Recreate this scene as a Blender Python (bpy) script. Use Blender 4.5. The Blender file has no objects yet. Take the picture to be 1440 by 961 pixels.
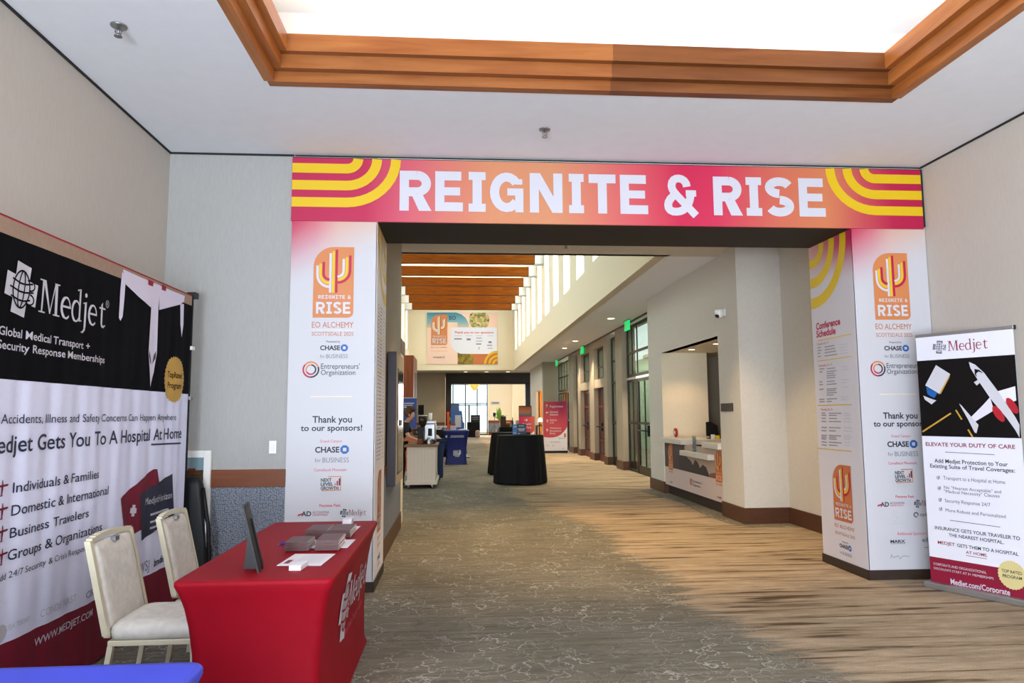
import bpy, bmesh, math, random
from mathutils import Vector, Matrix
from mathutils.geometry import tessellate_polygon

scene = bpy.context.scene
COL = scene.collection
random.seed(7)

# ------------------------------------------------------------------ camera
CAM_H, FPX, YAW, PITCH, ROLL = 1.42, 1000.0, 0.0744, 0.1013, -0.0062
fw = Vector((math.sin(YAW)*math.cos(PITCH), math.cos(YAW)*math.cos(PITCH), math.sin(PITCH)))
rt0 = Vector((math.cos(YAW), -math.sin(YAW), 0)); up0 = rt0.cross(fw)
rt = rt0*math.cos(ROLL) + up0*math.sin(ROLL); up = -rt0*math.sin(ROLL) + up0*math.cos(ROLL)
EYE = Vector((0, 0, CAM_H))
cam_data = bpy.data.cameras.new('camera'); cam = bpy.data.objects.new('camera', cam_data); COL.objects.link(cam)
cam_data.sensor_width = 36; cam_data.lens = 36*FPX/1440; cam_data.clip_start = .05; cam_data.clip_end = 200
cam.matrix_world = Matrix(((rt.x, up.x, -fw.x, EYE.x), (rt.y, up.y, -fw.y, EYE.y), (rt.z, up.z, -fw.z, EYE.z), (0, 0, 0, 1)))
scene.camera = cam

# ------------------------------------------------------------------ exposure, sky, daylight
scene.view_settings.view_transform = 'Standard'; scene.view_settings.look = 'None'
scene.view_settings.exposure = 0.0; scene.view_settings.gamma = 1.0
scene.view_settings.use_curve_mapping = False
world = bpy.data.worlds.new('sky'); scene.world = world; world.use_nodes = True
bg = world.node_tree.nodes['Background']; bg.inputs[0].default_value = (.92, .96, 1.0, 1); bg.inputs[1].default_value = 2.4

def area(name, loc, target, sx, sy, power, col):
    l = bpy.data.lights.new(name, 'AREA'); l.shape = 'RECTANGLE'; l.size = sx; l.size_y = sy; l.energy = power; l.color = col
    o = bpy.data.objects.new(name, l); COL.objects.link(o); o.location = loc
    o.rotation_euler = (Vector(target)-Vector(loc)).to_track_quat('-Z', 'Y').to_euler(); return o
DAY = (.82, .91, 1.0); WARM = (1.0, .72, .42); SOFT = (1.0, .86, .68)
# daylight through the glazed end of the lobby, behind the camera
area('lobby_daylight_and_fill', (-1.0, -5.6, 1.9), (.8, 6, 1.5), 2.6, 2.8, 60, DAY)
# added area light near the floor that brightens the ceiling from below
area('lobby_ceiling_fill', (-.6, -4.6, .3), (.6, -1.0, 3.6), 4.2, 1.6, 1000, (.72, .86, 1.0))
area('lobby_daylight_and_fill', (-2.3, -2.4, 1.9), (3.6, 2.2, 2.2), 2.8, 2.4, 620, DAY)
# daylight through the clerestory of the hall
area('clerestory_daylight', (3.9, 22, 6.0), (-2.5, 22, 4.6), 24, 2.0, 2200, (.96, .97, 1))
area('clerestory_daylight', (-3.3, 25, 5.9), (2.7, 25, 4.6), 20, 1.6, 600, (.96, .97, 1))
# daylight in the far foyer
area('foyer_daylight', (1.0, 47.6, 2.2), (1.0, 36, .6), 4.5, 3.2, 420, (1, .97, .92))
area('foyer_daylight', (3.0, 43.0, 3.3), (3.2, 46, .5), 2, 2, 90, (1, .95, .86))
# added fill from the right onto the backdrop
area('lobby_daylight_and_fill', (4.0, -3.2, 2.0), (-2.1, 3.6, 1.1), 2.2, 2.2, 85, DAY)
# warm cove strips on the ledge of the lobby ceiling tray
for (x, y, tx, ty, sx, pw) in ((.93, 4.75, .93, 3.2, 4.3, 33), (-1.42, 1.1, 0, 1.1, 6.6, 44), (3.33, 1.1, 2, 1.1, 6.6, 46), (.93, -2.4, .93, -1, 4.3, 20)):
    a = area('cove_strip', (x, y, 3.95), (tx, ty, 5.6), sx, .1, pw, (1, .80, .52))
    if sx > 5: a.rotation_euler = (Vector((tx-x, 0, 1.65))).to_track_quat('-Z', 'X').to_euler(); a.data.size, a.data.size_y = .1, sx

# ------------------------------------------------------------------ materials
def lin(c):
    return tuple(((v/255)/12.92 if v/255 <= .04045 else (((v/255)+.055)/1.055)**2.4) for v in c)
MATS = {}
def M(name, rgb=(200, 200, 200), rough=.6, metal=0, noise=0.0, scale=30, bump=0.0, emit=0, spec=.4, alpha=1, stretch=(1, 1, 1), weave=0):
    """procedural principled material; noise mottles the colour, bump roughens the surface"""
    if name in MATS: return MATS[name]
    m = bpy.data.materials.new(name); m.use_nodes = True; nt = m.node_tree; b = nt.nodes['Principled BSDF']
    c = lin(rgb); b.inputs['Base Color'].default_value = (*c, 1); b.inputs['Roughness'].default_value = rough
    b.inputs['Metallic'].default_value = metal; b.inputs['Specular IOR Level'].default_value = spec
    if emit: b.inputs['Emission Color'].default_value = (*c, 1); b.inputs['Emission Strength'].default_value = emit
    if noise or bump:
        tc = nt.nodes.new('ShaderNodeTexCoord'); mp = nt.nodes.new('ShaderNodeMapping'); mp.inputs['Scale'].default_value = stretch
        nz = nt.nodes.new('ShaderNodeTexNoise'); nz.inputs['Scale'].default_value = scale; nz.inputs['Detail'].default_value = 5
        nt.links.new(tc.outputs['Object'], mp.inputs[0]); nt.links.new(mp.outputs[0], nz.inputs['Vector'])
        if noise:
            r = nt.nodes.new('ShaderNodeValToRGB'); r.color_ramp.elements[0].position = .3; r.color_ramp.elements[1].position = .7
            r.color_ramp.elements[0].color = (*[v*(1-noise) for v in c], 1); r.color_ramp.elements[1].color = (*[min(1, v*(1+noise)) for v in c], 1)
            nt.links.new(nz.outputs['Fac'], r.inputs[0]); nt.links.new(r.outputs[0], b.inputs['Base Color'])
        if bump:
            bp = nt.nodes.new('ShaderNodeBump'); bp.inputs['Strength'].default_value = bump; bp.inputs['Distance'].default_value = .01
            nt.links.new(nz.outputs['Fac'], bp.inputs['Height']); nt.links.new(bp.outputs[0], b.inputs['Normal'])
    MATS[name] = m; return m
def glass(name, tint=(235, 245, 245), refl=.12):
    if name in MATS: return MATS[name]
    m = bpy.data.materials.new(name); m.use_nodes = True; nt = m.node_tree; nt.nodes.clear()
    o = nt.nodes.new('ShaderNodeOutputMaterial'); mx = nt.nodes.new('ShaderNodeMixShader'); t = nt.nodes.new('ShaderNodeBsdfTransparent')
    g = nt.nodes.new('ShaderNodeBsdfGlossy'); g.inputs['Roughness'].default_value = .03; t.inputs[0].default_value = (*lin(tint), 1)
    fr = nt.nodes.new('ShaderNodeLayerWeight'); fr.inputs[0].default_value = .25
    mm = nt.nodes.new('ShaderNodeMath'); mm.operation = 'MULTIPLY_ADD'; mm.inputs[1].default_value = .22; mm.inputs[2].default_value = refl*.3
    nt.links.new(fr.outputs['Fresnel'], mm.inputs[0]); nt.links.new(mm.outputs[0], mx.inputs[0])
    nt.links.new(t.outputs[0], mx.inputs[1]); nt.links.new(g.outputs[0], mx.inputs[2]); nt.links.new(mx.outputs[0], o.inputs[0])
    MATS[name] = m; return m
def wood(name, a, b_, axis='x', rough=.35, scale=6, spec=.25):
    if name in MATS: return MATS[name]
    m = bpy.data.materials.new(name); m.use_nodes = True; nt = m.node_tree; b = nt.nodes['Principled BSDF']
    tc = nt.nodes.new('ShaderNodeTexCoord'); mp = nt.nodes.new('ShaderNodeMapping')
    s = {'x': (.25, 3, 3), 'y': (3, .25, 3), 'z': (3, 3, .25)}[axis]; mp.inputs['Scale'].default_value = s
    nz = nt.nodes.new('ShaderNodeTexNoise'); nz.inputs['Scale'].default_value = scale; nz.inputs['Detail'].default_value = 6; nz.inputs['Distortion'].default_value = .6
    r = nt.nodes.new('ShaderNodeValToRGB'); r.color_ramp.elements[0].position = .3; r.color_ramp.elements[1].position = .72
    r.color_ramp.elements[0].color = (*lin(a), 1); r.color_ramp.elements[1].color = (*lin(b_), 1)
    nt.links.new(tc.outputs['Object'], mp.inputs[0]); nt.links.new(mp.outputs[0], nz.inputs['Vector']); nt.links.new(nz.outputs['Fac'], r.inputs[0])
    nt.links.new(r.outputs[0], b.inputs['Base Color']); b.inputs['Roughness'].default_value = rough; b.inputs['Specular IOR Level'].default_value = spec
    MATS[name] = m; return m
def ramp2d(name, xr, base, fade=None, radial=None, rough=.55, axis='X'):
    """printed gradient over a flat panel: colour stops along the panel, fading to a base colour below height stops (Generated coords)"""
    if name in MATS: return MATS[name]
    m = bpy.data.materials.new(name); m.use_nodes = True; nt = m.node_tree; b = nt.nodes['Principled BSDF']; b.inputs['Roughness'].default_value = rough
    tc = nt.nodes.new('ShaderNodeTexCoord'); sp = nt.nodes.new('ShaderNodeSeparateXYZ'); nt.links.new(tc.outputs['Generated'], sp.inputs[0])
    r = nt.nodes.new('ShaderNodeValToRGB'); el = r.color_ramp.elements
    while len(el) < len(xr): el.new(.5)
    for e, (p, c) in zip(el, xr): e.position = p; e.color = (*lin(c), 1)
    nt.links.new(sp.outputs[axis], r.inputs[0])
    if fade:
        z0, z1, tilt = fade
        ad = nt.nodes.new('ShaderNodeMath'); ad.operation = 'MULTIPLY_ADD'; ad.inputs[1].default_value = tilt; nt.links.new(sp.outputs[axis], ad.inputs[0]); nt.links.new(sp.outputs['Z'], ad.inputs[2])
        mr = nt.nodes.new('ShaderNodeMapRange'); mr.interpolation_type = 'SMOOTHSTEP'; mr.inputs['From Min'].default_value = z0; mr.inputs['From Max'].default_value = z1
        nt.links.new(ad.outputs[0], mr.inputs['Value']); mx = nt.nodes.new('ShaderNodeMix'); mx.data_type = 'RGBA'
        nt.links.new(mr.outputs[0], mx.inputs['Factor']); mx.inputs['A'].default_value = (*lin(base), 1); nt.links.new(r.outputs[0], mx.inputs['B'])
        nt.links.new(mx.outputs['Result'], b.inputs['Base Color'])
    else: nt.links.new(r.outputs[0], b.inputs['Base Color'])
    MATS[name] = m; return m

# ------------------------------------------------------------------ mesh builder
def wm(o):
    m = Matrix.Identity(4)
    while o is not None: m = o.matrix_basis @ m; o = o.parent
    return m
class B:
    def __init__(s): s.bm = bmesh.new(); s.mats = []
    def mi(s, m):
        m = MATS[m] if isinstance(m, str) else m
        if m not in s.mats: s.mats.append(m)
        return s.mats.index(m)
    def _set(s, faces, m, smooth=False):
        i = s.mi(m)
        for f in faces: f.material_index = i; f.smooth = smooth
    def box(s, x0, x1, y0, y1, z0, z1, m, bev=0, seg=2, rot=None):
        r = bmesh.ops.create_cube(s.bm, size=1); vs = r['verts']
        bmesh.ops.scale(s.bm, verts=vs, vec=(abs(x1-x0), abs(y1-y0), abs(z1-z0)))
        if bev:
            es = list({e for v in vs for e in v.link_edges}); br = bmesh.ops.bevel(s.bm, geom=es, offset=bev, segments=seg, profile=.5, affect='EDGES')
            vs = list({v for f in br['faces'] for v in f.verts})
            vs = s._island(vs)
        if rot is not None: bmesh.ops.rotate(s.bm, verts=vs, matrix=rot, cent=(0, 0, 0))
        bmesh.ops.translate(s.bm, verts=vs, vec=((x0+x1)/2, (y0+y1)/2, (z0+z1)/2))
        s._set({f for v in vs for f in v.link_faces}, m); return vs
    def _island(s, vs):
        st = list(vs); seen = set(st)
        while st:
            v = st.pop()
            for e in v.link_edges:
                w = e.other_vert(v)
                if w not in seen: seen.add(w); st.append(w)
        return list(seen)
    def poly(s, pts, m):
        vs = [s.bm.verts.new(p) for p in pts]; f = s.bm.faces.new(vs); s._set([f], m); return f
    def rings(s, rings, m, cap=True, smooth=True, closed=True):
        """loft a list of rings (lists of points)"""
        R = [[s.bm.verts.new(p) for p in r] for r in rings]; n = len(R[0]); fs = []
        for a, b in zip(R, R[1:]):
            for i in range(n if closed else n-1):
                j = (i+1) % n; fs.append(s.bm.faces.new((a[i], a[j], b[j], b[i])))
        s._set(fs, m, smooth)
        if cap: s._set([s.bm.faces.new(R[0][::-1]), s.bm.faces.new(R[-1])], m)
        return R
    def lathe(s, prof, c, m, seg=20, smooth=True, cap=True):
        rs = [[(c[0]+r*math.cos(2*math.pi*i/seg), c[1]+r*math.sin(2*math.pi*i/seg), c[2]+z) for i in range(seg)] for r, z in prof]
        s.rings(rs, m, cap, smooth)
    def tube(s, pts, r, m, seg=8, cap=True):
        pts = [Vector(p) for p in pts]; rr = r if isinstance(r, (list, tuple)) else [r]*len(pts); rs = []
        for i, p in enumerate(pts):
            d = (pts[min(i+1, len(pts)-1)]-pts[max(i-1, 0)]).normalized()
            a = d.cross(Vector((0, 0, 1)) if abs(d.z) < .9 else Vector((1, 0, 0))).normalized(); b = d.cross(a)
            rs.append([p+(a*math.cos(2*math.pi*k/seg)+b*math.sin(2*math.pi*k/seg))*rr[i] for k in range(seg)])
        s.rings(rs, m, cap)
    def prism(s, pts, vec, m):
        """extrude a planar polygon (list of 3-D points) along vec"""
        vec = Vector(vec); a = [Vector(p) for p in pts]; b = [p+vec for p in a]; n = len(a)
        for t in tessellate_polygon([a]):
            s._set([s.bm.faces.new([s.bm.verts.new(a[i]) for i in t]), s.bm.faces.new([s.bm.verts.new(b[i]) for i in reversed(t)])], m)
        for i in range(n): s.poly([a[i], a[(i+1) % n], b[(i+1) % n], b[i]], m)
    def obj(s, name, parent=None, local=False, merge=False):
        if merge: bmesh.ops.remove_doubles(s.bm, verts=s.bm.verts, dist=1e-5)
        bmesh.ops.recalc_face_normals(s.bm, faces=s.bm.faces)
        me = bpy.data.meshes.new(name)
        if parent is not None and not local: s.bm.transform(wm(parent).inverted())
        s.bm.to_mesh(me); s.bm.free()
        for m in s.mats: me.materials.append(m)
        o = bpy.data.objects.new(name, me); COL.objects.link(o)
        if parent is not None: o.parent = parent
        return o
def tag(o, label=None, cat=None, group=None, kind=None):
    if label: o['label'] = label
    if cat: o['category'] = cat
    if group: o['group'] = group
    if kind: o['kind'] = kind
    return o
def thing(name, label, cat, loc=(0, 0, 0), rz=0, group=None):
    o = bpy.data.objects.new(name, None); COL.objects.link(o); o.location = loc; o.rotation_euler = (0, 0, rz); o.empty_display_size = .1
    return tag(o, label, cat, group)
def struct(b, name, parent=None):
    o = b.obj(name, parent)
    if parent is None: o['kind'] = 'structure'
    return o
def sroot(name, loc):
    o = bpy.data.objects.new(name, None); COL.objects.link(o); o.location = loc; o['kind'] = 'structure'; return o
def dup(root, loc, rz=None, label=None):
    r = root.copy(); COL.objects.link(r); r.location = loc
    if rz is not None: r.rotation_euler = (0, 0, rz)
    if label: r['label'] = label
    for ch in list(root.children):
        c = ch.copy(); COL.objects.link(c); c.parent = r
        for g in list(ch.children):
            d = g.copy(); COL.objects.link(d); d.parent = c
    return r

# ------------------------------------------------------------------ printed graphics on flat surfaces
_tx = {}
def text_geo(s, bold=0):
    k = (s, bold)
    if k not in _tx:
        cu = bpy.data.curves.new('lettering', 'FONT'); cu.body = s; cu.size = 1; cu.resolution_u = 3; cu.offset = bold
        ob = bpy.data.objects.new('lettering', cu); COL.objects.link(ob)
        dg = bpy.context.evaluated_depsgraph_get(); me = bpy.data.meshes.new_from_object(ob.evaluated_get(dg))
        vs = [(v.co.x, v.co.y) for v in me.vertices]; fs = [tuple(p.vertices) for p in me.polygons]
        bpy.data.objects.remove(ob); bpy.data.curves.remove(cu); bpy.data.meshes.remove(me); _tx[k] = (vs, fs)
    return _tx[k]
CAPH = None
class Print:
    """a flat printed face: O origin, ux / uy unit directions, n its outward normal; shapes are laid in metres on it"""
    def __init__(s, O, ux, uy, step=.0012, warp=None):
        s.O = Vector(O); s.ux = Vector(ux).normalized(); s.uy = Vector(uy).normalized(); s.n = s.ux.cross(s.uy); s.step = step; s.warp = warp; s.parts = []; s.cur = None; s.k = 0
    def begin(s, name, label=None): s.cur = B(); s.parts.append((name, s.cur, label)); return s
    def P(s, x, y, l=1):
        return s.O+s.ux*x+s.uy*y+s.n*(s.step*l)
    def at(s, u, v):
        """the point of this face seen at a photo position (measuring aid)"""
        d = fw+rt*((u-720)/FPX)-up*((v-480.5)/FPX); t = (s.O-EYE).dot(s.n)/d.dot(s.n); p = EYE+d*t-s.O
        return p.dot(s.ux), p.dot(s.uy)
    def poly(s, pts, m, l=1):
        s.k += 1; l += (s.k % 31)*.012      # ink layers never share a plane
        if len(pts) == 4 or len(pts) == 3:
            s.cur.poly([s.P(x, y, l) for x, y in pts], m); return
        vs = [s.cur.bm.verts.new(s.P(x, y, l)) for x, y in pts]
        fs = []
        for t in tessellate_polygon([[Vector((x, y, 0)) for x, y in pts]]):
            try: fs.append(s.cur.bm.faces.new([vs[i] for i in t]))
            except ValueError: pass
        s.cur._set(fs, m)
    def rect(s, x0, x1, y0, y1, m, l=1): s.poly([(x0, y0), (x1, y0), (x1, y1), (x0, y1)], m, l)
    def stroke(s, pts, w, m, l=1, closed=False):
        n = len(pts); L = []; R = []
        for i, (x, y) in enumerate(pts):
            a = pts[(i-1) % n] if (closed or i) else pts[i]; b = pts[(i+1) % n] if (closed or i < n-1) else pts[i]
            dx, dy = b[0]-a[0], b[1]-a[1]; q = math.hypot(dx, dy) or 1; ww = (w[i] if isinstance(w, (list, tuple)) else w)/2
            if 0 < i < n-1 or closed:
                e = (x-a[0], y-a[1]); g = (b[0]-x, b[1]-y); le = math.hypot(*e) or 1; lg = math.hypot(*g) or 1
                cs = max(.35, math.sqrt(max(0, (1+(e[0]*g[0]+e[1]*g[1])/(le*lg))/2))); ww /= cs
            L.append((x-dy/q*ww, y+dx/q*ww)); R.append((x+dy/q*ww, y-dx/q*ww))
        for i in range(n if closed else n-1):
            j = (i+1) % n; s.poly([L[i], L[j], R[j], R[i]], m, l)
    def arc(s, cx, cy, rx, ry, a0, a1, w, m, l=1, n=20):
        s.stroke([(cx+rx*math.cos(math.radians(a0+(a1-a0)*i/n)), cy+ry*math.sin(math.radians(a0+(a1-a0)*i/n))) for i in range(n+1)], w, m, l)
    def disc(s, cx, cy, rx, ry, m, l=1, n=28, teeth=0):
        s.poly([(cx+rx*math.cos(2*math.pi*i/n)*(1-(.06 if teeth and i % 2 else 0)), cy+ry*math.sin(2*math.pi*i/n)*(1-(.06 if teeth and i % 2 else 0))) for i in range(n)], m, l)
    def text(s, t, x0, x1, y0, y1, m, l=1, bold=0, align='l', slant=0):
        """one line of lettering: baseline y0, capital height up to y1; x1=None keeps natural proportions"""
        global CAPH
        if CAPH is None: CAPH = max(v[1] for v in text_geo('H')[0])
        vs, fs = text_geo(t, bold); a = min(v[0] for v in vs); b = max(v[0] for v in vs); sy = (y1-y0)/CAPH
        if x1 is None:
            w = (b-a)*sy*.92; x0 = x0-w/2 if align == 'c' else x0; x1 = x0+w
        sx = (x1-x0)/(b-a)
        V = [s.cur.bm.verts.new(s.P(x0+(x-a)*sx+slant*y*sy, y0+y*sy, l)) for x, y in vs]; out = []
        for f in fs:
            try: out.append(s.cur.bm.faces.new([V[i] for i in f]))
            except ValueError: pass
        s.cur._set(out, m)
    def tpx(s, t, lb, rb, caps, m, l=1, bold=0):
        """lettering whose baseline runs from photo position lb to rb, capitals reaching photo height caps at lb"""
        x0, y0 = s.at(*lb); x1, y1 = s.at(*rb); _, yc = s.at(lb[0], caps); s.text(t, x0, x1, (y0+y1)/2, (y0+y1)/2+(yc-y0), m, l, bold)
    def finish(s, parent, on=None):
        for name, b, label in s.parts:
            if s.warp:                      # follow the cloth the print is on
                bm = b.bm; xs = [(v.co-s.O).dot(s.ux) for v in bm.verts]; ys = [(v.co-s.O).dot(s.uy) for v in bm.verts]
                if len(bm.faces) < 900:
                    for d, lo, hi in ((s.ux, min(xs), max(xs)), (s.uy, min(ys), max(ys))):
                        n = int((hi-lo)/.025)
                        for i in range(1, n): bmesh.ops.bisect_plane(bm, geom=bm.verts[:]+bm.edges[:]+bm.faces[:], plane_co=s.O+d*(lo+(hi-lo)*i/n), plane_no=d)
                for v in bm.verts: q = v.co-s.O; v.co += s.n*s.warp(q.dot(s.ux), q.dot(s.uy))
            o = b.obj(name, on or next((c for c in parent.children if c.name.split('.')[0] in SURFACES), parent))
            if label: o['label'] = label
SURFACES = ('panel', 'board', 'sheet', 'fabric_panel', 'table_cover', 'screen')      # print is a piece of the surface it is on
# letter shapes of the event typeface, each in a box w wide and 1 high; stroke weight k
def glyph(p, ch, x, y, w, h, m, l=1, k=.21):
    W = k*h
    def R(a, b, c, d): p.rect(x+a*w, x+b*w, y+c*h, y+d*h, m, l)
    def A(cx, cy, rx, ry, a0, a1, ww=None): p.arc(x+cx*w, y+cy*h, rx*w, ry*h, a0, a1, ww or W, m, l, 16)
    def S(pts, ww=None): p.stroke([(x+a*w, y+b*h) for a, b in pts], ww or W, m, l)
    q = W/w; t = k
    if ch == 'E': R(0, q, 0, 1); R(q, .94, 1-t, 1); R(q, .9, .5-t*.45, .5+t*.45); R(q, 1, 0, t)
    elif ch == 'I': R(.5-q/2, .5+q/2, t*.9, 1-t*.9); R(0, 1, 1-t*.9, 1); R(0, 1, 0, t*.9)
    elif ch == 'T': R(.5-q/2, .5+q/2, 0, 1-t); R(0, 1, 1-t, 1)
    elif ch == 'N': R(0, q, 0, 1); R(1-q, 1, 0, 1); p.poly([(x, y+h), (x+q*1.15*w, y+h), (x+w, y), (x+(1-q*1.15)*w, y)], m, l+.2)
    elif ch == 'R':
        R(0, q, 0, 1); R(q, .55, 1-t, 1); R(q, .55, .36, .36+t)
        A(.55, .68, .45-q/2, .32-t/2, -90, 90); p.poly([(x+.38*w, y+.4*h), (x+(.38+q*1.2)*w, y+.4*h), (x+1.02*w, y), (x+(1.02-q*1.35)*w, y)], m, l)
    elif ch == 'G':
        A(.5, .5, .5-q/2, .5-t/2, 38, 322); R(.52, 1, .5-t*.35, .5+t*.45); R(1-q*.9, 1, 0, .5); R(1-q*.9, .97, .70, .84)
    elif ch == 'S':
        A(.5, .74, .5-q/2, .26-t/2+.01, 20, 270); A(.5, .26, .5-q/2, .26-t/2+.01, -160, 90)
    elif ch == '&':
        cub = lambda P4, n=8: [tuple(sum(c*v[i] for c, v in zip(((1-u)**3, 3*u*(1-u)**2, 3*u*u*(1-u), u**3), P4)) for i in (0, 1)) for u in [k_/n for k_ in range(n+1)]]
        S(cub([(.70, .72), (.70, .98), (.20, 1.02), (.20, .74)])+cub([(.20, .74), (.20, .62), (.34, .52), (.48, .40)])[1:]+[(.98, -.02)], W*.88)
        S(cub([(.38, .54), (-.02, .40), (-.04, .04), (.36, .075)])+cub([(.36, .075), (.66, .09), (.80, .30), (.82, .56)])[1:], W*.88); R(.66, 1.0, .47, .47+t*.72)
def word(p, s, xs, y, h, m, l=1, k=.21):
    for ch, (a, b) in zip(s.replace(' ', ''), xs): glyph(p, ch, a, y, b-a, h, m, l, k)
def rise(p, x0, x1, y0, h, m, l=2, k=.2):
    w = (x1-x0); e = [(0, .255), (.30, .46), (.50, .74), (.78, 1)]
    word(p, 'RISE', [(x0+a*w, x0+b*w) for a, b in e], y0, h, m, l, k)
def cactus(p, x0, x1, y0, y1, simple=False, l=2, pal=('print_orange', 'print_white', 'print_yellow', 'print_crimson')):
    """the event badge: rounded panel, three-colour cactus, two words below"""
    w = x1-x0; h = y1-y0; X = lambda a: x0+a*w; Y = lambda b: y0+b*h
    bgm, wh, ye, cr = pal; pts = [(X(0), Y(0)), (X(.86), Y(0))]
    for i in range(1, 7): a = math.pi/2*i/6; pts.append((X(.86)+.14*w*math.sin(a), Y(0)+.14*w*(1-math.cos(a))))
    pts.append((X(1), Y(1))); pts.append((X(.5), Y(1)))
    for i in range(1, 9): a = math.pi/2*i/8; pts.append((X(.5)-.5*w*math.sin(a), Y(1)-.5*w*(1-math.cos(a))))
    p.poly(pts, bgm, l); sw = .062*w; top = (.91, .94, .96)
    for i, c in enumerate((wh, ye, cr)):
        cx = X(.42+.075*i); p.rect(cx-sw/2, cx+sw/2, Y(.35), Y(top[i]), c, l+1)
        r = (.30-.075*i)*w; p.stroke([(X(.10+.075*i), Y(.735+.025*i))]+[(X(.10+.075*i)+r*(1-math.cos(math.radians(a))), Y(.60+.01*i)-r*math.sin(math.radians(a))) for a in range(0, 91, 15)], sw, c, l+1)
        r2 = (.15+.075*i)*w; p.stroke([(X(.745+.08*i), Y(.83+.025*i))]+[(X(.745+.08*i)-r2*(1-math.cos(math.radians(a))), Y(.66)-r2*math.sin(math.radians(a))+.0*w) for a in range(0, 91, 15)], sw, c, l+1)
    word(p, 'REIGNITE&', [(X(.13+.085*i+(.05 if i == 8 else 0)), X(.13+.085*i+.068+(.05 if i == 8 else 0))) for i in range(9)], Y(.265), .05*h, wh, l+1, .2)
    rise(p, X(.08), X(.93), Y(.055), .165*h, wh, l+1)
def medjet_mark(p, cx, cy, s, m, line, l=1, tilt=-.14):
    """tilted cross with a globe drawn over it"""
    c, q = math.cos(tilt), math.sin(tilt); T = lambda a, b: (cx+s*(a*c-b*q), cy+s*(a*q+b*c))
    p.poly([T(*v) for v in ((-.36, -.8), (.36, -.8), (.36, .8), (-.36, .8))], m, l); p.poly([T(*v) for v in ((-.78, -.36), (.78, -.36), (.78, .36), (-.78, .36))], m, l+.3)
    if line:
        E = lambda rx, ry, a0=0, a1=360, ox=0, oy=0: p.stroke([T(ox+rx*math.cos(math.radians(a)), oy+ry*math.sin(math.radians(a))) for a in range(a0, a1+1, 15)], s*.055, line, l+1)
        E(.42, .58); E(.16, .58); 
        for oy, rx in ((.26, .44), (0, .52), (-.27, .42)): p.stroke([T(-rx-.06, oy-.05), T(-.1, oy-.09), T(.2, oy-.05), T(rx+.08, oy+.06)], s*.055, line, l+1)
        E(.2, .16, -100, 150, .42, .24); E(.2, .16, -150, 100, .46, -.2)
def medjet_word(p, x0, x1, y0, h, m, l=1):
    """the serif wordmark: capital M, then e d j e t"""
    W = x1-x0; u = W/5.15; X = lambda a: x0+a*u; xh = .66*h
    def q(pts): p.poly([(X(a), y0+b*h) for a, b in pts], m, l)
    q([(.0, 0), (.42, 0), (.42, .04), (.0, .04)]); q([(.16, .03), (.25, .03), (.33, .97), (.2, .97)]); q([(.02, .96), (.42, .96), (.42, 1), (.02, 1)])
    q([(.24, 1), (.42, 1), (.80, .02), (.72, .02)]); q([(.72, .02), (.78, .02), (1.16, 1), (1.08, 1)])
    q([(1.08, 1), (1.27, 1), (1.31, .02), (1.14, .02)]); q([(1.0, 0), (1.46, 0), (1.46, .04), (1.0, .04)]); q([(1.05, .96), (1.4, .96), (1.4, 1), (1.05, 1)])
    def e(o):
        p.stroke([(X(o+.36+.30*math.cos(math.radians(a))), y0+xh*.5+xh*.5*math.sin(math.radians(a))) for a in range(0, 316, 15)], [u*(.05+.085*(1 if 110 < a < 250 else .35)) for a in range(0, 316, 15)], m, l)
        p.rect(X(o+.1), X(o+.7), y0+xh*.5, y0+xh*.6, m, l)
    e(1.5)
    p.stroke([(X(2.62+.30*math.cos(math.radians(a))), y0+xh*.48+xh*.5*math.sin(math.radians(a))) for a in range(20, 341, 16)], [u*(.05+.08*(1 if 110 < a < 250 else .3)) for a in range(20, 341, 16)], m, l)
    q([(2.84, .03), (2.98, .03), (2.98, 1.05), (2.84, 1.0)]); q([(2.68, .98), (2.98, 1.05), (2.98, 1.08), (2.68, 1.03)]); q([(2.84, 0), (3.12, .03), (3.12, .06), (2.84, .06)])
    q([(3.32, -.1), (3.46, -.1), (3.46, .68), (3.32, .64)]); q([(3.2, .62), (3.46, .68), (3.46, .71), (3.2, .66)]); p.disc(X(3.39), y0+.93*h, u*.09, h*.075, m, l, 12)
    p.stroke([(X(3.39), y0-.08*h), (X(3.37), y0-.22*h), (X(3.26), y0-.31*h), (X(3.12), y0-.32*h)], [u*.14, u*.11, u*.08, u*.05], m, l)
    e(3.6)
    q([(4.62, .1), (4.76, .1), (4.76, .86), (4.62, .76)]); q([(4.48, .62), (5.02, .62), (5.02, .68), (4.48, .68)])
    p.stroke([(X(4.69), y0+.12*h), (X(4.74), y0+.03*h), (X(4.86), y0+.01*h), (X(5.06), y0+.08*h)], [u*.14, u*.12, u*.1, u*.05], m, l)
# ------------------------------------------------------------------ palette
M('wall_paint', (198, 190, 181), .8, noise=.03, scale=60, bump=.06, stretch=(1, 1, .2))
M('wall_fabric', (163, 161, 158), .85, noise=.04, scale=90, bump=.1, stretch=(1, 1, .15))
M('ceiling_paint', (232, 234, 240), .9, noise=.015, scale=8)
M('hall_paint', (206, 201, 192), .8, noise=.03, scale=25)
M('cream_paint', (238, 226, 200), .8, noise=.02, scale=20)
M('white_gap', (225, 222, 218), .8); M('dark_gap', (38, 36, 36), .9)
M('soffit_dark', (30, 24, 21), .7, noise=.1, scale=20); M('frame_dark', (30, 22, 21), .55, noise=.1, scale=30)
M('bronze_frame', (46, 42, 38), .4, .3); M('base_dark', (52, 38, 30), .5, noise=.15, scale=25)
M('base_brown', (82, 50, 32), .45, noise=.15, scale=25, stretch=(.3, .3, 3))
M('pier_paint', (158, 146, 128), .8, noise=.03, scale=30)
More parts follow.
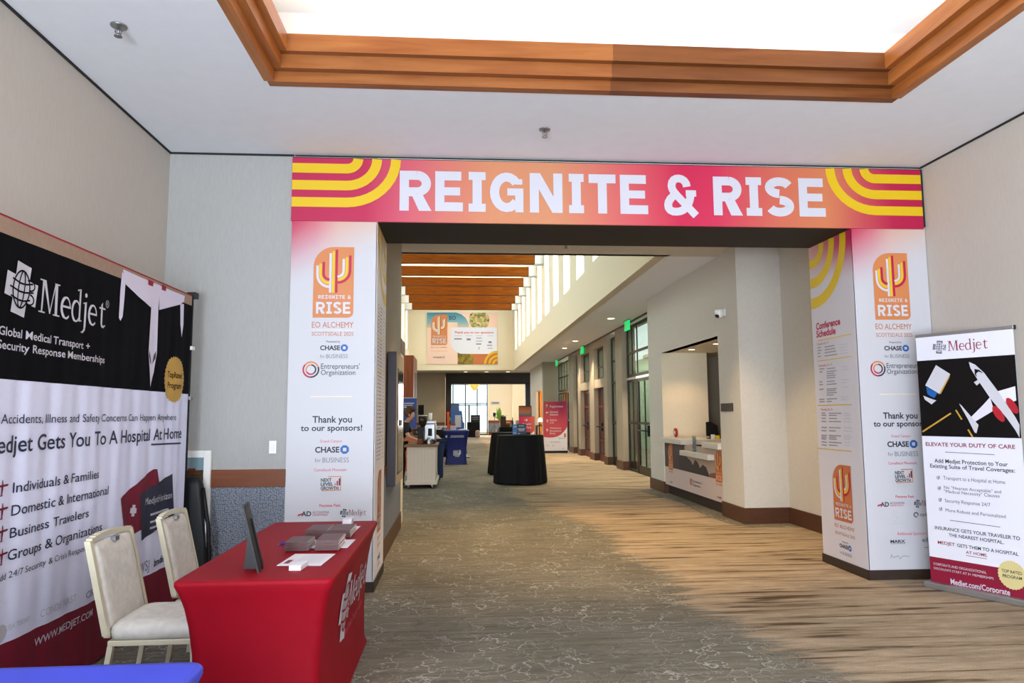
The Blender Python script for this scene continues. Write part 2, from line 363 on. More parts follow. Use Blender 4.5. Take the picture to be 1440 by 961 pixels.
wood('tray_wood', (130, 72, 34), (156, 98, 52), 'x'); wood('tray_wood_brown', (98, 54, 26), (124, 74, 38), 'x')
wood('tray_wood_side', (150, 86, 40), (180, 114, 60), 'y')
wood('beam_wood', (96, 46, 8), (126, 68, 14), 'x', .6, spec=.06); wood('rail_wood', (98, 52, 26), (124, 68, 36), 'x', .4); wood('panel_wood', (108, 52, 24), (132, 68, 34), 'z', .45)
wood('bench_wood', (120, 88, 62), (150, 112, 82), 'x', .4)
M('white_trim', (232, 230, 226), .5); M('beam_cap', (206, 208, 208), .8)
M('print_white', (202, 200, 210), .5); M('print_paper', (228, 226, 234), .5); M('print_yellow', (220, 182, 16), .5); M('print_crimson', (180, 6, 66), .5); M('print_maroon', (128, 16, 46), .5)
M('print_orange', (204, 126, 74), .5); M('print_peach', (232, 172, 130), .5); M('print_ink', (40, 42, 56), .5); M('print_grey', (120, 120, 132), .5); M('print_pink', (206, 60, 96), .5)
M('print_blue', (20, 92, 170), .5); M('print_paleline', (240, 224, 180), .5); M('print_gold', (196, 152, 56), .45, noise=.12, scale=7); M('print_copper', (190, 106, 60), .5)
M('print_fade', (190, 190, 200), .5)
for nm, seq in (('metal_chrome', ((176, 176, 178), .3, 1)), ('metal_grey', ((150, 150, 152), .35, .9)), ('metal_black', ((24, 24, 26), .45, .4)), ('plastic_black', ((20, 20, 22), .5, 0)), ('plastic_white', ((236, 236, 234), .4, 0))):
    M(nm, seq[0], seq[1], seq[2])
glass('clear_glass'); glass('door_glass', (205, 215, 208), .16)
M('lamp_glow', (255, 226, 180), emit=9); M('strip_glow', (255, 214, 150), emit=5); M('exit_green', (20, 210, 110), emit=.9); M('exit_dark', (10, 90, 50), .5)

# wainscot: small raised pyramids on a grey-blue panel
def wainscot_mat():
    m = M('wainscot', (120, 126, 136), .55); nt = m.node_tree; b = nt.nodes['Principled BSDF']
    tc = nt.nodes.new('ShaderNodeTexCoord'); v = nt.nodes.new('ShaderNodeTexVoronoi'); v.inputs['Scale'].default_value = 62; v.inputs['Randomness'].default_value = .7
    n = nt.nodes.new('ShaderNodeTexNoise'); n.inputs['Scale'].default_value = 5
    r = nt.nodes.new('ShaderNodeValToRGB'); r.color_ramp.elements[0].color = (*lin((146, 150, 160)), 1); r.color_ramp.elements[1].color = (*lin((96, 104, 118)), 1); r.color_ramp.elements[1].position = .75
    bp = nt.nodes.new('ShaderNodeBump'); bp.invert = True; bp.inputs['Strength'].default_value = .8; bp.inputs['Distance'].default_value = .01
    nt.links.new(tc.outputs['Object'], v.inputs['Vector']); nt.links.new(v.outputs['Distance'], r.inputs[0]); nt.links.new(r.outputs[0], b.inputs['Base Color'])
    nt.links.new(v.outputs['Distance'], bp.inputs['Height']); nt.links.new(bp.outputs[0], b.inputs['Normal'])
wainscot_mat()

# carpet: a grey cracked "riverbed" lane beside a brown streaked field
def carpet_mat():
    m = bpy.data.materials.new('carpet'); m.use_nodes = True; nt = m.node_tree; N = nt.nodes; b = N['Principled BSDF']; b.inputs['Roughness'].default_value = .95; b.inputs['Specular IOR Level'].default_value = .1
    def nd(t, **k):
        n = N.new(t)
        for a, v in k.items(): setattr(n, a, v)
        return n
    def L(a, b_): nt.links.new(a, b_)
    tc = nd('ShaderNodeTexCoord'); sp = nd('ShaderNodeSeparateXYZ'); L(tc.outputs['Object'], sp.inputs[0])
    def noise(sc, stretch, det=4, dist=0):
        mp = nd('ShaderNodeMapping'); mp.inputs['Scale'].default_value = stretch; L(tc.outputs['Object'], mp.inputs[0])
        n = nd('ShaderNodeTexNoise'); n.inputs['Scale'].default_value = sc; n.inputs['Detail'].default_value = det; n.inputs['Distortion'].default_value = dist; L(mp.outputs[0], n.inputs['Vector']); return n.outputs['Fac']
    def ramp(f, *st):
        r = nd('ShaderNodeValToRGB'); e = r.color_ramp.elements
        while len(e) < len(st): e.new(.5)
        for x, (p, c) in zip(e, st): x.position = p; x.color = (*lin(c), 1) if isinstance(c, tuple) else (c, c, c, 1)
        L(f, r.inputs[0]); return r.outputs[0]
    def mix(f, a, c, mode='MIX'):
        x = nd('ShaderNodeMix', data_type='RGBA', blend_type=mode)
        if hasattr(f, 'links'): L(f, x.inputs['Factor'])
        else: x.inputs['Factor'].default_value = f
        L(a, x.inputs['A']); L(c, x.inputs['B']); return x.outputs['Result']
    # brown streaked field
    s1 = noise(1.5, (.7, 8, 1), 6, .5); s2 = noise(7, (.5, 12, 1), 3); big = noise(.55, (1, 1.6, 1), 2)
    field = ramp(s1, (.28, (66, 52, 42)), (.36, (110, 94, 78)), (.43, (170, 157, 140)), (.6, (196, 184, 168)), (.8, (180, 167, 150)))
    field = mix(.28, field, ramp(s2, (.3, (96, 78, 60)), (.7, (196, 180, 158))), 'OVERLAY')
    field = mix(.25, field, ramp(big, (.35, (110, 96, 80)), (.65, (206, 192, 170))), 'MULTIPLY')
    field = mix(.45, field, ramp(noise(22, (.35, 7, 1), 4), (.3, (128, 118, 104)), (.7, (232, 226, 214))), 'OVERLAY'); field = mix(.35, field, ramp(noise(90, (1, 2, 1), 3), (.3, (140, 134, 126)), (.7, (224, 220, 212))), 'OVERLAY')
    # grey cracked lane
    g1 = noise(3, (.5, 7, 1), 5); g2 = noise(.9, (1, 1, 1), 3); g3 = noise(120, (1, 1, 1), 2)
    lane = ramp(g1, (.3, (134, 129, 118)), (.55, (156, 150, 138)), (.75, (170, 164, 151)))
    lane = mix(.5, lane, ramp(g2, (.35, (140, 137, 130)), (.65, (212, 209, 202))), 'MULTIPLY'); lane = mix(.2, lane, ramp(g3, (.3, (90, 86, 78)), (.7, (190, 184, 172))), 'OVERLAY')
    lane = mix(.45, lane, ramp(noise(16, (.5, 6, 1), 4), (.3, (104, 100, 92)), (.7, (200, 195, 184))), 'OVERLAY')
    wv = nd('ShaderNodeVectorMath', operation='SCALE'); wn = nd('ShaderNodeTexNoise'); wn.inputs['Scale'].default_value = 4.5; wn.inputs['Detail'].default_value = 4; L(tc.outputs['Object'], wn.inputs['Vector']); L(wn.outputs['Color'], wv.inputs[0]); wv.inputs['Scale'].default_value = .42
    va = nd('ShaderNodeVectorMath', operation='ADD'); L(tc.outputs['Object'], va.inputs[0]); L(wv.outputs[0], va.inputs[1])
    def crack(sc, off, w):
        mp = nd('ShaderNodeMapping'); mp.inputs['Scale'].default_value = (.8, 1.25, 1); mp.inputs['Location'].default_value = off; L(va.outputs[0], mp.inputs[0])
        v = nd('ShaderNodeTexVoronoi', feature='DISTANCE_TO_EDGE'); v.inputs['Scale'].default_value = sc; L(mp.outputs[0], v.inputs['Vector'])
        return ramp(v.outputs['Distance'], (0, 1.0), (w, 0.0))
    def patchy(f, sc, lo, hi):
        x = nd('ShaderNodeMix', data_type='RGBA', blend_type='MULTIPLY'); x.inputs['Factor'].default_value = 1; L(f, x.inputs['A']); L(ramp(noise(sc, (1, 1, 1), 2), (lo, 0.0), (hi, 1.0)), x.inputs['B']); return x.outputs['Result']
    def rgb(c):
        n = nd('ShaderNodeRGB'); n.outputs[0].default_value = (*lin(c), 1); return n.outputs[0]
    lane = mix(patchy(crack(9.5, (.3, .7, 0), .03), 2.3, .42, .6), lane, rgb((172, 168, 156))); lane = mix(patchy(crack(9.5, (.308, .688, 0), .03), 2.3, .42, .6), lane, rgb((112, 107, 98)))
    lane = mix(patchy(crack(4.4, (.014, -.02, 0), .034), 1.3, .34, .54), lane, rgb((104, 99, 90))); lane = mix(patchy(crack(4.4, (0, 0, 0), .022), 1.7, .36, .56), lane, rgb((186, 183, 172)))  # offset dark copies paint a shadow edge beside the light cracks
    # boundaries
    def curve(pts, lo, hi):
        mr = nd('ShaderNodeMapRange'); mr.inputs['From Min'].default_value = 0; mr.inputs['From Max'].default_value = 20; L(sp.outputs['Y'], mr.inputs['Value'])
        fc = nd('ShaderNodeFloatCurve'); c = fc.mapping.curves[0]
        while len(c.points) < len(pts): c.points.new(.5, .5)
        for q, (y, x) in zip(c.points, pts): q.location = (y/20, (x-lo)/(hi-lo))
        fc.mapping.update(); L(mr.outputs[0], fc.inputs['Value']); o = nd('ShaderNodeMapRange'); o.inputs['To Min'].default_value = lo; o.inputs['To Max'].default_value = hi; L(fc.outputs[0], o.inputs['Value']); return o.outputs[0]
    edge = curve([(0, 2.6), (3.0, 2.42), (3.8, 2.12), (4.6, 1.82), (5.3, 1.72), (6.3, 1.86), (7.2, 1.66), (8.4, 1.74), (9.7, 1.5), (11.3, 1.15), (13.2, .95), (15.5, 1.5), (20, 1.2)], 0, 5)
    def op(t, a, c):
        n = nd('ShaderNodeMath', operation=t)
        for i, q in enumerate((a, c)):
            if hasattr(q, 'links'): L(q, n.inputs[i])
            else: n.inputs[i].default_value = q
        return n.outputs[0]
    rag = op('MULTIPLY', op('SUBTRACT', noise(2.2, (.6, 6, 1), 4), .5), 1.1)
    d1 = op('SUBTRACT', op('ADD', sp.outputs['X'], rag), edge)
    mr = nd('ShaderNodeMapRange'); mr.inputs['From Min'].default_value = -.06; mr.inputs['From Max'].default_value = .1; L(d1, mr.inputs['Value'])
    edge2 = curve([(0, 5), (8.4, 5), (8.9, 3.5), (10, 3.42), (11, 3.5), (12, 3.42), (13, 3.3), (13.8, 5), (20, 5)], 0, 5)
    d2 = op('GREATER_THAN', edge2, sp.outputs['X']); fmask = op('MULTIPLY', mr.outputs[0], d2)
    L(mix(fmask, lane, field), b.inputs['Base Color'])
    bp = nd('ShaderNodeBump'); bp.inputs['Strength'].default_value = .35; bp.inputs['Distance'].default_value = .006; L(noise(260, (1, 1, 1), 2), bp.inputs['Height']); L(bp.outputs[0], b.inputs['Normal'])
    MATS['carpet'] = m
carpet_mat()

# ------------------------------------------------------------------ room shell
XL, XR, ZC, YF, YB = -2.42, 4.17, 3.62, 5.97, 6.71      # lobby walls, ceiling height, portal front and back
b = B(); b.box(-8, 9, -6, 56, -.1, 0, 'carpet'); struct(b, 'floor')
b = B(); b.box(XL-.15, XL, -6, YF, 0, ZC, 'wall_paint'); struct(b, 'wall_left')
b = B(); b.box(XR, XR+.15, -6, YF, 0, ZC, 'wall_paint'); struct(b, 'wall_right')
# lobby ceiling with its tray opening
TX0, TX1, TY0, TY1 = -1.268, 3.085, -2.6, 4.654
b = B()
b.box(XL-.15, XR+.15, TY1, YF+.0, ZC, ZC+.06, 'ceiling_paint'); b.box(XL-.15, TX0, -6, TY1, ZC, ZC+.06, 'ceiling_paint'); b.box(TX1, XR+.15, -6, TY1, ZC, ZC+.06, 'ceiling_paint'); b.box(TX0, TX1, -6, TY0, ZC, ZC+.06, 'ceiling_paint')
struct(b, 'ceiling_lobby')
b = B(); b.box(TX0-.55, TX1+.55, TY0-.5, TY1+.5, 4.42, 4.5, 'ceiling_paint')
for q in ((TX0-.62, TX0-.55, TY0-.5, TY1+.5), (TX1+.55, TX1+.62, TY0-.5, TY1+.5), (TX0-.62, TX1+.62, TY1+.5, TY1+.57), (TX0-.62, TX1+.62, TY0-.57, TY0-.5)): b.box(*q, ZC+.06, 4.5, 'ceiling_paint')
struct(b, 'ceiling_tray')
# three stepped timber boards round the tray
steps = [(.05, ZC-.004, 3.687), (.103, 3.687, 3.78), (.15, 3.78, 3.898)]
for nm, bx in (('trim_front', 'f'), ('trim_left', 'l'), ('trim_right', 'r'), ('trim_back', 'b')):
    b = B()
    for i, (d, z0, z1) in enumerate(steps):
        o = .0 if i == 0 else 0
        if bx == 'f':
            b.box(TX0+o, 1.03, TY1-d, TY1+.02, z0, z1, 'tray_wood'); b.box(1.03, TX1, TY1-d-.001, TY1+.02, z0, z1, 'tray_wood_brown')
        if bx == 'b': b.box(TX0, TX1, TY0-.02, TY0+d, z0, z1, 'tray_wood')
        if bx == 'l': b.box(TX0-.02, TX0+d-.004, TY0, TY1-d if i else TY1-.05, z0+.001, z1, 'tray_wood_side')
        if bx == 'r': b.box(TX1-d+.004, TX1+.02, TY0, TY1-d if i else TY1-.05, z0+.001, z1, 'tray_wood_side')
    struct(b, nm)
# shadow gaps at the ceiling line
b = B(); b.box(XL, -1.40, YF-.012, YF, ZC-.014, ZC, 'dark_gap'); struct(b, 'trim_1')
b = B(); b.box(-1.39, XR, YF-.012, YF, ZC-.012, ZC-.004, 'dark_gap'); struct(b, 'trim_2')
b = B(); b.box(XL, XL+.012, -6, YF, ZC-.014, ZC, 'dark_gap'); struct(b, 'trim_3')
b = B(); b.box(XR-.012, XR, -6, YF, ZC-.014, ZC, 'dark_gap'); struct(b, 'trim_4')
# the portal wall between lobby and hall
b = B(); b.box(XL-.15, -1.395, YF, YB, 0, ZC, 'wall_fabric'); b.box(-1.395, -.702, YF, YB, 0, ZC, 'wall_fabric'); struct(b, 'wall_portal_left')
b = B(); b.box(3.479, XR+.15, YF, YB, 0, ZC, 'hall_paint'); struct(b, 'wall_portal_right')
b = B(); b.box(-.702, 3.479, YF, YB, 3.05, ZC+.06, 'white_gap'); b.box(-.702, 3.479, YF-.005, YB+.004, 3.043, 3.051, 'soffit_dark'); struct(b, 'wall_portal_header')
b = B(); b.box(XL, -1.40, YF-.012, YF, 0, .845, 'wainscot'); struct(b, 'trim_5')
b = B(); b.box(XL, -1.40, YF-.022, YF, .845, .985, 'rail_wood', .004); struct(b, 'trim_6')
b = B(); b.box(XL, -1.40, YF-.03, YF, 0, .1, 'base_brown'); struct(b, 'baseboard_portal')
b = B(); b.box(XL, XL+.02, -6, YF, 0, .1, 'base_brown'); struct(b, 'baseboard_left')
b = B(); b.box(XR-.02, XR, -6, YF, 0, .1, 'base_brown'); struct(b, 'baseboard_right')
# window in the lobby wall behind the camera
b = B(); b.box(XL, XR, -6.1, -6, 0, .4, 'wall_paint'); b.box(XL, XR, -6.1, -6, 3.3, ZC, 'wall_paint')
b.box(.2, XR, -6.1, -6, .4, 3.3, 'wall_paint'); struct(b, 'wall_lobby_back')  # unseen end wall, closed up here to hold back the sky light
b = B()
for i in range(4): b.box(XL+i*.86-.04, XL+i*.86+.04, -6.1, -6, .4, 3.3, 'bronze_frame')
for z in (.4, 2.3, 3.26): b.box(XL, .2, -6.09, -6.01, z, z+.05, 'bronze_frame')
struct(b, 'window_lobby')

# ---- hall beyond
HX, PX, WX, CX, VX = -.75, 4.25, 4.23, 2.75, -2.53      # hall left wall, right wall by the portal, glazed wall, clerestory walls
Y1, YP = 9.03, 36.0
b = B(); b.box(HX-.3, HX, YB, 9.2, 0, ZC, 'pier_paint'); b.box(-3.4, HX-.3, YB, YB+.12, 0, ZC, 'pier_paint'); struct(b, 'wall_hall_left')
b = B(); b.box(HX, HX+.012, YB, 9.22, .2, .82, 'wainscot'); b.box(HX, HX+.016, YB, 9.22, .82, .9, 'rail_wood'); struct(b, 'trim_7')
b = B(); b.box(HX-.32, HX+.02, YB, 9.24, 0, .2, 'base_brown'); struct(b, 'baseboard_hall_left')
b = B(); b.box(HX-.8, HX-.005, 9.2, 9.78, 0, 2.22, 'cream_paint'); struct(b, 'wall_screen_pier')
b = B(); b.box(HX-.85, HX+.005, 9.19, 9.86, 2.22, 2.40, 'panel_wood', .004); b.box(HX-.8, HX-.02, 9.2, 9.84, 2.2, 2.222, 'frame_dark'); struct(b, 'trim_8')
b = B(); b.box(PX, PX+.15, YB, 9.03, 0, ZC, 'hall_paint'); b.box(3.65, PX+.15, 9.03, 9.22, 0, ZC, 'hall_paint'); struct(b, 'wall_hall_pilaster')
NY0, NY1, NZ = 9.78, 12.62, 2.5
b = B(); b.box(3.65, 3.8, 9.22, NY0, 0, ZC, 'hall_paint'); b.box(3.65, 3.8, NY0, NY1, NZ, ZC, 'hall_paint'); b.box(3.65, 4.48, NY1, 13.5, 0, ZC, 'hall_paint'); struct(b, 'wall_hall_right')
b = B(); b.box(3.8, 6.4, 9.22, NY0, 0, NZ+.06, 'cream_paint'); b.box(6.4, 6.5, 9.22, 13.9, 0, NZ+.06, 'pier_paint'); b.box(4.4, 6.4, 13.7, 13.8, 0, NZ, 'pier_paint'); b.box(3.651, 4.49, NY1-.012, NY1, 0, NZ, 'cream_paint'); struct(b, 'wall_niche')
b = B(); b.box(3.652, 6.5, NY0, 13.9, NZ, NZ+.06, 'cream_paint'); struct(b, 'ceiling_niche')
b = B()
for q in ((PX-.02, PX, YB, 9.03), (3.63, PX, 9.01, 9.03), (3.63, 3.65, 9.031, NY0), (3.63, 3.65, NY1, 13.52), (3.63, 3.82, NY0-.01, NY0+.005), (3.63, 3.9, NY1-.03, NY1-.012), (3.65, 4.2, 13.5, 13.52)): b.box(*q, 0, .2, 'base_brown')
struct(b, 'baseboard_hall_right')
# ceilings
b = B()
b.box(-3.4, 4.5, YB, 9.688, ZC, ZC+.06, 'hall_paint'); b.box(CX+.012, 4.6, 9.69, YP, ZC, ZC+.06, 'ceiling_paint'); b.box(-7.9, VX-.012, 9.69, YP, ZC, ZC+.06, 'ceiling_paint'); b.box(-4, 5.5, YP+.012, 38.2, ZC, ZC+.06, 'hall_paint')
struct(b, 'ceiling_hall')
b = B(); b.box(VX-.2, CX+.2, 9.7, YP+.2, 7.05, 7.12, 'ceiling_paint'); struct(b, 'ceiling_clerestory')
b = B(); b.box(VX-.2, CX+.2, 9.6, 9.7, ZC, 7.1, 'cream_paint'); struct(b, 'wall_clerestory_near')
slots = [15.83+2.045*i for i in range(-2, 10)]
for nm, x0, x1 in (('wall_clerestory_right', CX, CX+.16), ('wall_clerestory_left', VX-.16, VX)):
    b = B(); b.box(x0, x1, 9.7, YP, ZC+.0, 4.53, 'cream_paint'); b.box(x0, x1, 9.7, YP, 6.75, 7.1, 'cream_paint'); y = 9.7
    for s in slots: b.box(x0, x1, y, s-.51, 4.53, 6.75, 'cream_paint'); y = s+.51
    b.box(x0, x1, y, YP, 4.53, 6.75, 'cream_paint'); struct(b, nm)
k = 0
for x in (CX+.08, VX-.08):
    for s in slots:
        k += 1; b = B(); b.box(x-.004, x+.004, s-.505, s+.505, 4.535, 6.745, 'clear_glass'); struct(b, 'window_%d' % k)
b = B(); b.box(VX-.16, CX+.16, YP, YP+.2, ZC, 7.1, 'cream_paint'); struct(b, 'wall_poster')
# far portal, dark framed
FY = 38.0
b = B(); b.box(-7.9, -.75, FY, FY+.3, 0, ZC, 'pier_paint'); b.box(4.0, 5.5, FY, FY+.3, 0, ZC, 'pier_paint'); b.box(-.75, 4.0, FY, FY+.3, 3.4, ZC, 'pier_paint'); struct(b, 'wall_far')
b = B(); b.box(-.72, -.42, FY-.06, FY+.4, 0, 3.05, 'frame_dark'); b.box(3.53, 4.0, FY-.06, FY+.4, 0, 3.05, 'frame_dark'); b.box(-.72, 4.0, FY-.06, FY+.4, 3.0, 3.58, 'frame_dark'); struct(b, 'trim_9')
b = B(); b.box(-7.9, -.75, FY-.03, FY, 0, .85, 'wainscot'); b.box(-7.9, -.75, FY-.04, FY, .85, .99, 'rail_wood'); struct(b, 'trim_10')
# foyer beyond the far portal
GY = 48.6
b = B(); b.box(1.95, 3.55, GY-.4, GY, 0, 4.4, 'cream_paint'); b.box(3.55, 3.75, GY-1.2, GY, 0, 4.4, 'cream_paint'); b.box(3.75, 4.9, GY-1.2, GY-1, 0, 4.4, 'cream_paint'); b.box(-3, -.75, GY-.2, GY, 0, 4.4, 'cream_paint'); struct(b, 'wall_foyer')
b = B(); b.box(-3.0, 6.0, 38.3, GY+.2, 4.4, 4.5, 'ceiling_paint'); struct(b, 'ceiling_foyer')
b = B(); b.box(-3.1, -3, 38.3, GY, 0, 4.4, 'cream_paint'); b.box(6.0, 6.1, 38.3, GY, 0, 4.4, 'cream_paint'); struct(b, 'wall_foyer_side')
b = B(); b.box(1.96, 3.55, GY-.42, GY-.4, .2, .8, 'wainscot'); b.box(1.96, 3.55, GY-.43, GY-.4, .8, .98, 'panel_wood'); b.box(1.96, 3.55, GY-.43, GY-.4, 0, .2, 'panel_wood'); b.box(3.75, 4.9, GY-1.23, GY-1.2, .2, .98, 'wainscot'); struct(b, 'trim_11')
w = sroot('window_foyer', (.6, GY, 0))
b = B()
for x in (-.73, -.42, .42, 1.22, 1.9): b.box(x-.035, x+.035, GY-.08, GY+.02, 0, 4.4, 'bronze_frame')
for z in (2.02, 2.12, 3.42): b.box(-.75, 1.93, GY-.07, GY+.02, z-.03, z+.03, 'bronze_frame')
b.box(.62, .72, GY-.1, GY+.02, 0, 2.05, 'bronze_frame'); b.box(-.75, 1.93, GY-.07, GY+.02, 0, .06, 'bronze_frame'); b.obj('frame', w)
b = B(); b.box(-.73, 1.9, GY-.03, GY-.02, .05, 4.38, 'clear_glass'); b.obj('pane', w)
# sunlit paving and far screen wall outside the foyer
M('sun_paving', (226, 216, 200), .8, noise=.05, scale=3)
b = B(); b.box(-9, 12, GY+.3, 70, -.12, -.02, 'sun_paving'); struct(b, 'floor_terrace')

# ---- glazed right wall of the hall
def pier(y0, y1, nm):
    b = B(); b.box(4.1, 4.45, y0, y1, 0, ZC, 'pier_paint'); b.box(4.08, 4.47, y0-.015, y1+.015, 0, .22, 'base_brown'); struct(b, nm)
pier(17.7, 18.44, 'wall_pier_1'); pier(19.55, 20.0, 'wall_pier_2'); pier(23.95, 24.5, 'wall_pier_3'); pier(25.45, 26.5, 'wall_pier_4'); 
b = B(); b.box(4.1, 4.4, 21.5, 22.25, 0, ZC, 'pier_paint'); b.box(4.08, 4.42, 21.48, 22.27, 0, .22, 'base_brown')
b.box(4.108, 4.392, 20.0, 23.95, 3.36, ZC-.04, 'pier_paint'); b.box(4.108, 4.392, 20.0, 23.95, 2.17, 2.42, 'pier_paint'); struct(b, 'wall_pier_5')
b = B(); b.box(3.58, 4.45, 30.3, 30.6, 0, ZC, 'pier_paint'); b.box(3.58, 3.75, 30.6, 30.75, 0, ZC, 'hall_paint'); b.box(3.58, 3.75, 33.2, 35.8, 0, ZC, 'hall_paint'); b.box(3.58, 3.75, 30.75, 33.2, 2.45, ZC, 'hall_paint'); struct(b, 'wall_far_right')
M('amber_wall', (214, 150, 74), .8)
b = B(); b.box(3.7, 5.6, 33.2, 33.4, 0, 2.5, 'amber_wall'); b.box(5.5, 5.6, 30.6, 33.4, 0, 2.5, 'amber_wall'); b.box(3.75, 5.6, 30.6, 33.4, 2.45, 2.5, 'amber_wall'); struct(b, 'wall_far_niche')
b = B(); b.box(3.55, 4.2, 30.27, 30.3, 0, .2, 'base_brown'); b.box(3.56, 3.58, 33.2, 35.8, 0, .2, 'base_brown'); struct(b, 'baseboard_far_right')
M('door_red', (92, 40, 34), .45)
nw = [0]; nd_ = [0]
def glazing(y0, y1, z0, z1, vs, hs, kind='window', fr='bronze_frame', fw_=.07, x=4.25, handle=False):
    if kind == 'window': nw[0] += 1; r = sroot('window_%d' % (40+nw[0]), (x, (y0+y1)/2, z0))
    else: nd_[0] += 1; r = sroot('door_%d' % nd_[0], (x, (y0+y1)/2, z0))
    b = B()
    b.box(x-.02, x+.02, y0, y0+fw_, z0, z1, fr); b.box(x-.02, x+.02, y1-fw_, y1, z0, z1, fr); b.box(x-.019, x+.019, y0, y1, z1-fw_, z1, fr); b.box(x-.019, x+.019, y0, y1, z0, z0+(fw_ if kind == 'window' else .2), fr)
    for v in vs: b.box(x-.012, x+.012, v-fw_*.3, v+fw_*.3, z0, z1, fr)
    for h in hs: b.box(x-.014, x+.014, y0, y1, h-.03, h+.03, fr)
    b.obj('frame', r); b = B(); b.box(x-.004, x+.004, y0+.02, y1-.02, z0+.02, z1-.02, 'door_glass'); b.obj('pane', r)
    if handle:
        b = B()
        for hy in handle: b.tube([(x-.05, hy[0], 1.02), (x-.11, hy[0]+.03, 1.02), (x-.11, hy[1]-.03, 1.02), (x-.05, hy[1], 1.02)], .018, 'metal_black'); b.box(x-.08, x-.03, hy[0]-.03, hy[0]+.05, .9, 1.14, 'metal_black')
        b.obj('push_bar', r)
    return r
glazing(13.6, 17.7, 2.3, 3.58, (15.5, 16.7, 17.2), (2.9,)); glazing(16.75, 17.7, 0, 2.24, (17.2,), (1.18,)); glazing(15.5, 16.7, 0, 2.24, (16.1,), (1.18,), 'door', fw_=.08, handle=[(15.62, 16.6)])
glazing(14.2, 15.45, 0, 2.24, (14.8,), (1.18,), 'door', fw_=.11)
glazing(18.44, 19.55, 0, 3.5, (), (1.15, 2.25, 2.85)); glazing(24.5, 25.45, 0, 3.5, (), (1.15, 2.25, 2.85))
for y0, y1 in ((20.0, 21.5), (22.25, 23.95)):
    m_ = (y0+y1)/2; glazing(y0, y1, 2.42, 3.36, (m_,), (2.8,))
    glazing(y0, y1, 0, 2.17, (y0+.25, y0+.5, m_, y1-.5, y1-.25), (.62, 1.05, 1.62), 'door', 'door_red', .09, handle=[(y0+.1, m_-.06), (m_+.06, y1-.1)])
glazing(26.5, 30.25, 2.3, 3.5, (27.2, 27.9, 28.6, 29.4), (2.9,)); glazing(26.5, 27.7, 0, 2.28, (27.1,), (1.15,)); glazing(27.7, 30.25, 0, 2.28, (28.3, 28.95, 29.6), (1.15,), 'door', handle=[(27.8, 28.9)])
b = B(); b.box(4.09, 4.12, 13.55, 30.28, 3.585, ZC, 'bronze_frame'); struct(b, 'trim_12')
# the covered walk outside the glazed wall
M('walk_green', (176, 190, 168), .8, noise=.12, scale=2); M('walk_dark', (84, 74, 66), .8); M('curtain_red', (132, 40, 46), .8)
b = B(); b.box(7.4, 7.5, 9.5, 19.4, 0, 3.6, 'walk_green'); b.box(7.4, 7.5, 26.2, 36, 0, 3.6, 'walk_green'); b.box(7.4, 7.5, 19.4, 26.2, 0, 3.6, 'walk_dark'); struct(b, 'wall_walk')
b = B()
for i in range(9): b.box(7.2, 7.38, 19.6+i*.75, 19.6+i*.75+.34, 0, 2.2, 'curtain_red')
struct(b, 'trim_13')
b = B(); b.box(7.5, 4.5, 14.6, 14.7, 0, 3.6, 'walk_dark'); struct(b, 'wall_walk_end')
area('walk_daylight', (5.9, 22, 3.5), (5.9, 22, 0), 2.4, 18, 620, (1, .98, .92))

# timber beams under the clerestory ceiling, lit from above
br = None
for i in range(6):
    y = 22.85+2.06*i
    if br is None:
        br = thing('ceiling_beam', 'x', 'beam', (.13, y, 6.3), 0, 'timber beams across the clerestory ceiling')
        b = B(); b.box(-2.2, 2.46, y-.15, y+.15, 6.3, 6.62, 'beam_wood', .006); b.obj('timber', br)
        b = B(); b.box(-2.1, 2.36, y-.06, y+.06, 6.62, 6.66, 'strip_glow'); b.obj('light_strip', br)
        for x0, x1 in ((-2.53, -2.2), (2.46, 2.75)):
            b = B(); b.box(x0, x1, y-.17, y+.17, 6.28, 6.70, 'beam_cap'); b.obj('end_bracket', br)
        o = br
    else: o = dup(br, (.13, y, 6.3))
    o['label'] = ['nearest wood beam under the hall ceiling, partly cut off by the bulkhead', 'second nearest wood beam, between the two bright ceiling strips', 'third wood beam of the hall ceiling, beyond the second bright strip', 'fourth wood beam of the hall ceiling, counted from the lobby', 'second wood beam in front of the sponsor poster wall', 'farthest wood beam, right above the sponsor poster'][i]
    area('beam_cove', (.13, y, 6.68), (.13, y, 9), 4.2, .1, 80, (1, .78, .48))
# ------------------------------------------------------------------ entrance banner and wrapped columns
ZH, ZT = 3.043, 3.588
ramp2d('banner_gradient', [(0, (178, 6, 68)), (.11, (182, 12, 72)), (.17, (200, 78, 98)), (.30, (204, 130, 90)), (.40, (202, 132, 92)), (.52, (204, 82, 88)), (.60, (194, 14, 68)), (.66, (198, 32, 76)), (.77, (200, 102, 76)), (.84, (202, 118, 76)), (.90, (190, 68, 76)), (.95, (178, 8, 66)), (1, (174, 2, 62))], (0, 0, 0))
hb = thing('entrance_banner', 'wide pink and orange banner reading REIGNITE & RISE across the portal top', 'banner', (1.38, 5.96, ZH))
b = B(); b.box(-1.408, 4.148, 5.944, 5.965, ZH, ZT, 'banner_gradient'); b.obj('panel', hb)
b = B(); b.box(4.148, 4.166, 5.944, 5.968, ZH+.02, ZT+.004, 'dark_gap'); b.box(-1.408, 4.166, 5.95, 5.968, ZT, ZT+.008, 'dark_gap'); b.obj('edge_frame', hb)
P = Print((0, 5.944, 0), (1, 0, 0), (0, 0, 1))
P.begin('headline_lettering', 'white slab capitals reading REIGNITE')
xs = [(562, 606), (612, 651), (659, 683), (689, 736), (745, 791), (800, 821), (828, 866), (872, 911), (936, 979), (1003, 1043), (1049, 1071), (1076, 1116), (1123, 1160)]
px = [(P.at(a, 275)[0], P.at(c, 278)[0]) for a, c in xs]
